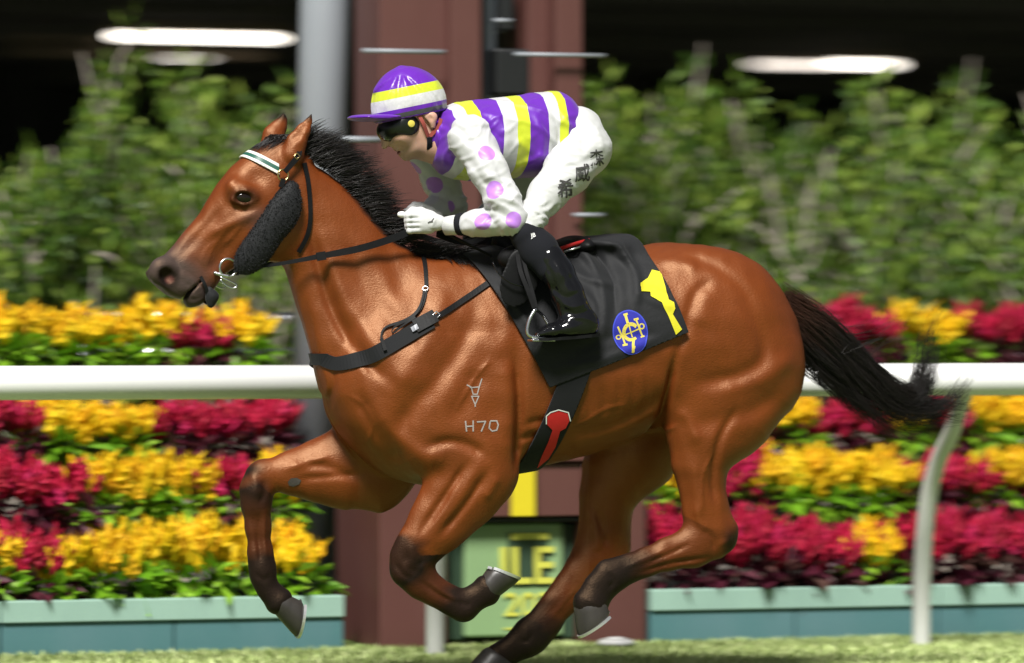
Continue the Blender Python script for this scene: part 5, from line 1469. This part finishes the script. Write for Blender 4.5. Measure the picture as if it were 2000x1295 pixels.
inner = Field(cf.lo, cf.lo + cf.h * (cf.n - 1), cf.h); inner.ell(P(797, 210, 0), (.099, .080, .108), R(-4), k=.01)
cf.a = np.maximum(cf.a, -inner.a[:cf.a.shape[0], :cf.a.shape[1], :cf.a.shape[2]])
cap = cf.mesh('helmet_cap', M['cap'], person, 2)
cv2 = get_co(cap); attr(cap, 'v', ((cv2 - cb0) @ nc) / (99 / 600))
bf = Field(P(670, 270, -.16), P(790, 195, .16) + .02, .004)
bf.ell(P(744, 230, 0), (.072, .084, .0070), R(4), k=.01); bf.ell(P(722, 230, 0), (.044, .058, .0060), R(-4), k=.02)
bf.mesh('peak', M['purple'], cap, 2)
gf = Field(P(700, 300, -.13), P(850, 205, .13) + .02, .004)
gf.ell(Hd(.048, .014), (.056, .075, .036), HR, k=.01); gf.ell(Hd(.072, .006), (.038, .060, .036), HR, k=.02)
for s_ in (-1, 1): gf.ell(Hd(.026, -.002, s_ * .068), (.036, .014, .036), HR, k=.015)
gog = gf.mesh('goggles', M['goggle'], person, 2)
lf_ = Field(P(700, 300, -.13), P(850, 205, .13) + .02, .004); lf_.ell(Hd(.078, .002), (.036, .056, .028), HR, k=.01); lf_.mesh('lens', M['lens'], gog, 2)
vc = Hd(.022, -.002, -.0862)
MB().tube([vc + [0, .006, 0], vc, vc + [0, -.0008, 0]], [.0118, .0112, .0095], 24).build('vent_disc', M['badge_gold'], gog, True)
free_strap('goggle_strap', [Hd(-.004, .024, -.080), Hd(-.04, .035, -.088), Hd(-.075, .030, -.075), Hd(-.10, .02, -.03), Hd(-.104, .018, 0), Hd(-.10, .02, .03), Hd(-.075, .03, .075), Hd(-.004, .024, .080)], .014, M['goggle'], gog, (0, -1, 0), .003)
for s_ in (-1, 1):
    free_strap('harness_strap', [Hd(-.014, .012, s_ * .082), Hd(-.012, -.022, s_ * .085), Hd(-.0085, -.056, s_ * .074), Hd(-.010, -.070, s_ * .068)], .012, M['strapred'], cap, (0, s_, 0), .003)
    free_strap('harness_strap', [Hd(-.074, -.040, s_ * .074), Hd(-.050, -.058, s_ * .076), Hd(-.012, -.070, s_ * .070)], .012, M['strapred'], cap, (0, s_, 0), .003)
    free_strap('chin_clip', [Hd(-.010, -.070, s_ * .071), Hd(-.002, -.088, s_ * .064), Hd(.0065, -.104, s_ * .052)], .016, M['sock'], cap, (0, s_, -.2), .006)
free_strap('chin_strap', [Hd(.0065, -.104, -.052), Hd(.020, -.118, -.032), Hd(.028, -.122, 0), Hd(.020, -.118, .032), Hd(.0065, -.104, .052)], .016, M['sock'], cap, (-.3, 0, -1), .005)
hf_ = Field(P(800, 290, -.12), P(880, 200, .12) + .02, .0045); hf_.ell(Hd(-.066, .002), (.046, .080, .052), HR, k=.01); hf_.mesh('hair', M['hair_dark'], person, 2)

# ---- whip held in the hand
wp = empty('whip', tuple(P(785, 419, -.09)), 'white tipped riding whip gripped in the jockey fist', 'whip')
MB().tube([P(786, 419, -.10), P(806, 428, -.104), P(880, 460, -.10), P(960, 500, -.18)], [.004, .005, .006, .004], 10).build('shaft', M['leather'], wp, True)
wf_ = Field(P(775, 430, -.13), P(796, 408, -.06) + .005, .003); wf_.ell(P(785, 419, -.10), (.016, .011, .011), R(0), k=.005); wf_.mesh('knob', M['rail'], wp, 2)
# ================================================================== hooves, eyes, mane and tail
def hoof_mat():
    t = NT('hoof_horn'); n = t.noise(20, 4, .6, stretch=(1, 1, .2)); m = t.noise(5, 3)
    t.set(Base_Color=t.mix(n, (.012, .0105, .010), (.055, .048, .042)), Roughness=.42); t.bump(n, .3, .004); return t.m
M['hoof'] = hoof_mat()
M['shoe'] = simple('aluminium_shoe', (.72, .72, .72), .35, .15, 40, metal=.8)
M['sole'] = simple('hoof_sole', (.05, .043, .036), .8, .3, 40, .4)
def hoof(w, cf_, cb_, toe, heel, hw=.058):
    """coronet front/back and sole toe/heel in pixels"""
    c0, c1, s0, s1 = [P(*q, w) for q in (cf_, cb_, toe, heel)]
    n = 28; V = []; TT = [0, .06, .14, .35, .6, .85, .95, 1.0]; K = len(TT)
    for k in range(K):
        t = TT[k]; a = c0 * (1 - t) + s0 * t; b = c1 * (1 - t) + s1 * t
        c = (a + b) / 2; h = (a - b) / 2; wd = hw * (.86 + .14 * t); tp = .90 + .10 * min(1, t / .12); h = h * tp; wd *= tp; rb = 1 - .05 * max(0, (t - .8) / .2) ** 2; h = h * rb; wd *= rb
        for j in range(n):
            an = 2 * math.pi * j / n; ca, sa_ = math.cos(an), math.sin(an)
            r_ = 1.0 if ca > -.5 else 1.0 - .16 * ((-ca - .5) / .5)
            V.append(c + h * ca * r_ + np.array([0, wd * sa_ * (1.0 if ca > -.2 else .97), 0]))
    Fs = [(k * n + j, k * n + (j + 1) % n, (k + 1) * n + (j + 1) % n, (k + 1) * n + j) for k in range(K - 1) for j in range(n)]
    Fs += [tuple(range(n))[::-1]]
    ho = mesh_obj('hoof', V, Fs, M['hoof'], horse, True)
    c = (s0 + s1) / 2; h = (s0 - s1) / 2; dn_ = (s0 + s1) / 2 - (c0 + c1) / 2; hh = h / np.linalg.norm(h); dn_ -= hh * (dn_ @ hh); dn_ /= np.linalg.norm(dn_)
    inner = [c + h * .94 * math.cos(a) - dn_ * .004 + np.array([0, hw * .94 * math.sin(a), 0]) for a in np.arange(n) * 2 * math.pi / n]
    mesh_obj('sole', inner + [c - dn_ * .014], [(j, (j + 1) % n, n) for j in range(n)], M['sole'], ho, True)
    sh = MB(); A = np.linspace(-2.35, 2.35, 26)
    V = []
    for a in A:
        for q, d in ((1.015, .001), (1.015, .010), (.74, .010), (.74, .001)):
            V.append(c + h * q * math.cos(a) + dn_ * d + np.array([0, hw * q * math.sin(a), 0]))
    Fs = [(4 * i + j, 4 * i + (j + 1) % 4, 4 * i + 4 + (j + 1) % 4, 4 * i + 4 + j) for i in range(len(A) - 1) for j in range(4)] + [(0, 1, 2, 3), tuple(4 * (len(A) - 1) + j for j in (3, 2, 1, 0))]
    mesh_obj('horseshoe', V, Fs, M['shoe'], ho, False)
hoof(-.15, (960, 1176), (934, 1132), (1014, 1134), (948, 1108), .048)
hoof(.155, (522, 1182), (562, 1158), (578, 1246), (590, 1168), .048)
hoof(-.16, (1120, 1178), (1188, 1172), (1128, 1242), (1194, 1194), .048)
hoof(.155, (950, 1262), (1004, 1302), (900, 1318), (985, 1336))
# eyes
M['eye'] = NT('dark_eye').set(Base_Color=(.010, .006, .004), Roughness=.05, Specular_IOR_Level=.45).m
for s_ in (-1, 1):
    fl = Field(P(440, 420, -.13) - .01, P(520, 350, -.05) + .01, .003); fl.ell(P(477, 386, -.0855), (.0300, .0175, .0205), R(-8), k=.005)
    e = fl.mesh('eye', M['eye'], horse, 2)
    if s_ > 0:
        V = get_co(e) * [1, -1, 1]; e.data.vertices.foreach_set('co', V.astype(np.float32).ravel()); e.data.flip_normals(); e.data.update()

def hair_mat(name, a, b):
    t = NT(name); r = t.n('NewGeometry').outputs['Random Per Island']
    t.set(Base_Color=t.mix(t.at('root'), t.mix(r, a, b), t.mix(r, (.035, .014, .008), (.05, .02, .012))), Roughness=.38, Specular_IOR_Level=.4); return t.m
M['horsehair'] = hair_mat('black_horsehair', (.0045, .0040, .0042), (.016, .012, .011))
def strands(name, paths, rad, mat, parent, rootcol=None, tail_thin=.25):
    """paths (n, k, 3): one tapered three-sided strand each"""
    Pn = np.asarray(paths); n, k, _ = Pn.shape
    T_ = np.gradient(Pn, axis=1); T_ /= np.linalg.norm(T_, axis=2, keepdims=True) + 1e-9
    ref = np.array([0.13, 1, .21]); U = np.cross(T_, ref); U /= np.linalg.norm(U, axis=2, keepdims=True) + 1e-9; W_ = np.cross(T_, U)
    tt = np.linspace(0, 1, k); r_ = rad * (1 - (1 - tail_thin) * tt ** 1.5); r_ = (r_[None, :] * rng.uniform(.7, 1.3, n)[:, None])[..., None]
    R3 = [Pn + r_ * (math.cos(a) * U + math.sin(a) * W_) for a in (0, 2.094, 4.189)]
    V = np.stack(R3, 2).reshape(-1, 3)
    i = np.arange(n)[:, None] * (k * 3); Q_ = []
    for s in range(k - 1):
        for j in range(3): Q_.append(i + [s * 3 + j, s * 3 + (j + 1) % 3, s * 3 + 3 + (j + 1) % 3, s * 3 + 3 + j])
    o = fast_mesh(name, V, np.vstack(Q_), mat, parent, True)
    rc = np.zeros(len(V)) if rootcol is None else np.broadcast_to(rootcol[:, :, None], (n, k, 3)).ravel(); attr(o, 'root', rc)
    return o
def guide_strands(guides, n, k, spread0, spread1, wob, seed, lw=None):
    """guides: list of (weight, [(px, py, w)...]); strands scatter around them"""
    r = np.random.default_rng(seed); out = []
    ws_ = np.array([g[0] for g in guides], float); ws_ /= ws_.sum()
    dense = []
    for _, g in guides:
        c = crom(np.array([P(*q) for q in g]), 12); d = np.r_[0, np.cumsum(np.linalg.norm(np.diff(c, axis=0), axis=1))]
        s = np.linspace(0, d[-1], 60); dense.append(np.stack([np.interp(s, d, c[:, j]) for j in range(3)], 1))
    cl_ = r.normal(size=(70, 3)); cp_ = r.uniform(0, 6.28, (70, 3)); cf_ = r.uniform(2, 6, (70, 3)); cl_l = r.uniform(.6, 1.0, 70); cg = r.choice(len(guides), 70, p=ws_)
    for _ in range(n):
        ci = int(r.integers(70))
        g = dense[cg[ci]]; L = (.35 + .65 * cl_l[ci]) * r.uniform(.80, 1.0); s = np.linspace(0, 59 * L, k)
        p = np.stack([np.interp(s, np.arange(60), g[:, j]) for j in range(3)], 1)
        t = np.linspace(0, 1, k)[:, None]
        clump = cl_[ci] * (spread0 * (1 - t) + spread1 * (.4 * t + 2.2 * t * (1 - t))) + r.normal(size=3) * (.008 * (1 - t) + .006 * np.abs(1 - 2 * t) + .003)
        clump = clump + wob * t * np.stack([np.sin(t[:, 0] * cf_[ci, j] + cp_[ci, j]) for j in range(3)], 1)
        ph = r.uniform(0, 6.28, 3); wv = wob * .5 * t * np.stack([np.sin(t[:, 0] * r.uniform(3, 9) + ph[j]) for j in range(3)], 1)
        out.append(p + clump + wv)
    return np.array(out)
# tail
TG = [(5, [(1532, 600, 0), (1580, 640, 0), (1650, 705, .01), (1730, 770, .02), (1800, 800, .02), (1860, 780, .03), (1905, 715, .04)]),
      (7, [(1535, 596, 0), (1600, 640, 0), (1680, 712, .0), (1750, 768, .01), (1795, 776, .02), (1812, 730, .02), (1818, 670, .03), (1838, 600, .04)]),
      (5, [(1530, 610, 0), (1570, 665, 0), (1630, 730, .01), (1690, 785, .01), (1745, 830, .02), (1800, 850, .03)]),
      (4, [(1535, 600, 0), (1600, 655, 0), (1680, 730, 0), (1760, 790, .01), (1830, 800, .03), (1900, 770, .05)]),
      (3, [(1530, 615, 0), (1566, 680, 0), (1610, 740, 0), (1660, 790, .01), (1720, 830, .02), (1770, 858, .03)]),
      (1.2, [(1535, 600, 0), (1600, 630, 0), (1660, 690, .01), (1720, 750, .02), (1790, 790, .03), (1870, 810, .05), (1920, 800, .06)]),
      (1.0, [(1530, 620, 0), (1548, 680, 0), (1560, 730, 0), (1545, 775, .0)])]
tp_ = guide_strands(TG, 2800, 20, .015, .019, .026, 5)
rootc = np.broadcast_to(np.clip(1 - np.linspace(0, 1, 20) * 3.2, 0, .8)[None, :], (2800, 20))
tail = strands('tail', tp_, .0010, M['horsehair'], horse, rootc)
WG = [(1, [(1600, 640, 0), (1680, 650, .01), (1740, 625, .02), (1790, 595, .03)]), (1, [(1640, 690, 0), (1720, 660, .02), (1780, 610, .03)]), (1, [(1580, 660, 0), (1570, 720, 0), (1556, 760, 0)]),
      (1, [(1700, 790, 0), (1780, 830, .02), (1860, 812, .03), (1930, 800, .04)]), (1, [(1620, 700, 0), (1680, 690, .01), (1720, 700, .02)]), (1, [(1800, 800, 0), (1880, 790, .02), (1905, 760, .03)])]
strands('loose_tail_hair', guide_strands(WG, 90, 14, .010, .020, .02, 9), .0007, M['horsehair'], horse)
df_ = Field(P(1490, 680, -.1), P(1640, 560, .1) + .02, .006); df_.tube([pr((1510, 575), (1520, 625), 0, .032), pr((1555, 600), (1535, 640), 0, .030), pr((1590, 628), (1565, 668), 0, .022), pr((1630, 670), (1612, 696), 0, .012)], k=.02)
df_.mesh('tail_dock', M['horsehair'], horse, 2)
# mane
crest = crom([(556, 262), (590, 280), (632, 308), (676, 345), (716, 392), (762, 445), (822, 484), (880, 497), (915, 497)], 20)
r = np.random.default_rng(21); mp = []
for cl in range(130):
    u0 = r.uniform(0, 1) ** .9; lift = r.uniform(.15, 1.0) * (1.25 if .06 < u0 < .5 else .45); side = r.uniform(-.5, .35); ph = r.uniform(0, 6.28, 3); L0 = r.uniform(.06, .165) * (1.0 if u0 < .7 else .8) * (.5 + .5 * min(1, u0 / .10)); curl = r.uniform(-.12, .16)
    for _ in range(38):
        u = min(1, max(0, u0 + r.normal() * .012)); i = u * (len(crest) - 1); c = np.array([np.interp(i, np.arange(len(crest)), crest[:, j]) for j in (0, 1)])
        tg = crest[min(int(i) + 4, len(crest) - 1)] - crest[max(int(i) - 4, 0)]; tg /= np.linalg.norm(tg); up = np.array([tg[1], -tg[0]])
        root = P(*(c + up * r.uniform(-20, 2)), -.022 + r.normal() * .014)
        L = L0 * r.uniform(.7, 1.1); k = 12; p = root.copy(); pts = [p.copy()]
        d = np.array([up[0] * (lift + .5) + tg[0] * .5, side * .4 - .1, -(up[1] * (lift + .5) + tg[1] * .5)]) + r.normal(size=3) * .10; d /= np.linalg.norm(d)
        wind = np.array([1.0, .15, .05 - .30 * u])
        for s in range(k - 1):
            d = d + wind * .17 + np.array([math.sin(ph[0] + s * .9), .6 * math.cos(ph[1] + s), math.sin(ph[2] + s * 1.1)]) * .11 + np.array([0, 0, curl * s / k]) + r.normal(size=3) * .035; d /= np.linalg.norm(d)
            p = p + d * L / (k - 1); pts.append(p.copy())
        mp.append(pts)
mane = strands('mane', np.array(mp), .0011, M['horsehair'], horse)
# dark hair lying over the near side of the crest by the hands
lp = []
for _ in range(900):
    u = r.uniform(0, 1); c = np.array([np.interp(u * 8, range(9), [690, 716, 745, 775, 810, 845, 880, 905, 925]), np.interp(u * 8, range(9), [372, 402, 432, 458, 478, 488, 493, 495, 494])])
    y = c[1] + r.uniform(-6, 6); L = r.uniform(22, 60); a = R(r.uniform(5, 60)); w0 = -.02
    p0, n0_ = ray_px(hb, c[0], y + 8)
    if p0 is None: continue
    pts = []
    for s in np.linspace(0, 1, 8):
        q, qn = ray_px(hb, c[0] + L * s * math.cos(a) * 1.1, y + 6 + L * s * math.sin(a) * .55 + 4 * math.sin(s * 5 + u * 40))
        if q is None: break
        pts.append(q + qn * (.004 + .006 * r.random()))
    if len(pts) == 8: lp.append(pts)
strands('mane_locks', np.array(lp), .0014, M['horsehair'], mane)['kind'] = 'stuff'
# forelock combed back between the ears
fp = []
for _ in range(420):
    a = np.array([r.uniform(516, 560), r.uniform(262, 272)]); w0 = r.normal() * .022
    st_ = P(a[0], a[1] + 2, w0); L = r.uniform(.05, .10); d = np.array([-.75, r.normal() * .2, -.30]); p = st_.copy() + [.02, 0, .004]; pts = [p.copy()]
    for s in range(7):
        d = d + np.array([-.04, 0, -.09]) + r.normal(size=3) * .05; d /= np.linalg.norm(d); p = p + d * L / 7
        h = hb.find_nearest(Vector(p)); q = np.array(h[0]); n0_ = np.array(h[1])
        p = q + n0_ * (.004 + .004 * r.random()); pts.append(p.copy())
    fp.append(pts)
strands('forelock', np.array(fp), .0013, M['horsehair'], horse)

# ---- freeze brands
decal('brand_mark', stroke_polys([[(909, 823), (911, 842)], [(924, 822), (924, 842)], [(910, 833), (924, 832)], [(932, 824), (948, 823), (940, 842)], [(957, 824), (955, 836), (961, 842), (970, 840), (973, 830), (970, 822), (958, 822)]], 2.7), hb, .0015, M['white_mark'], horse, 5)
decal('brand_mark', stroke_polys([[(912, 752), (920, 756), (924, 770), (932, 770), (936, 755), (941, 740)], [(918, 757), (934, 756)], [(921, 774), (935, 774), (928, 790), (921, 774)], [(928, 788), (928, 794)]], 2.2), hb, .0015, M['white_mark'], horse, 5)
decal('chestnut_mark', [[(562, 941), (568, 934), (580, 933), (588, 938), (584, 946), (572, 950), (564, 948)]], hb, .002, M['sole'], horse, 4)
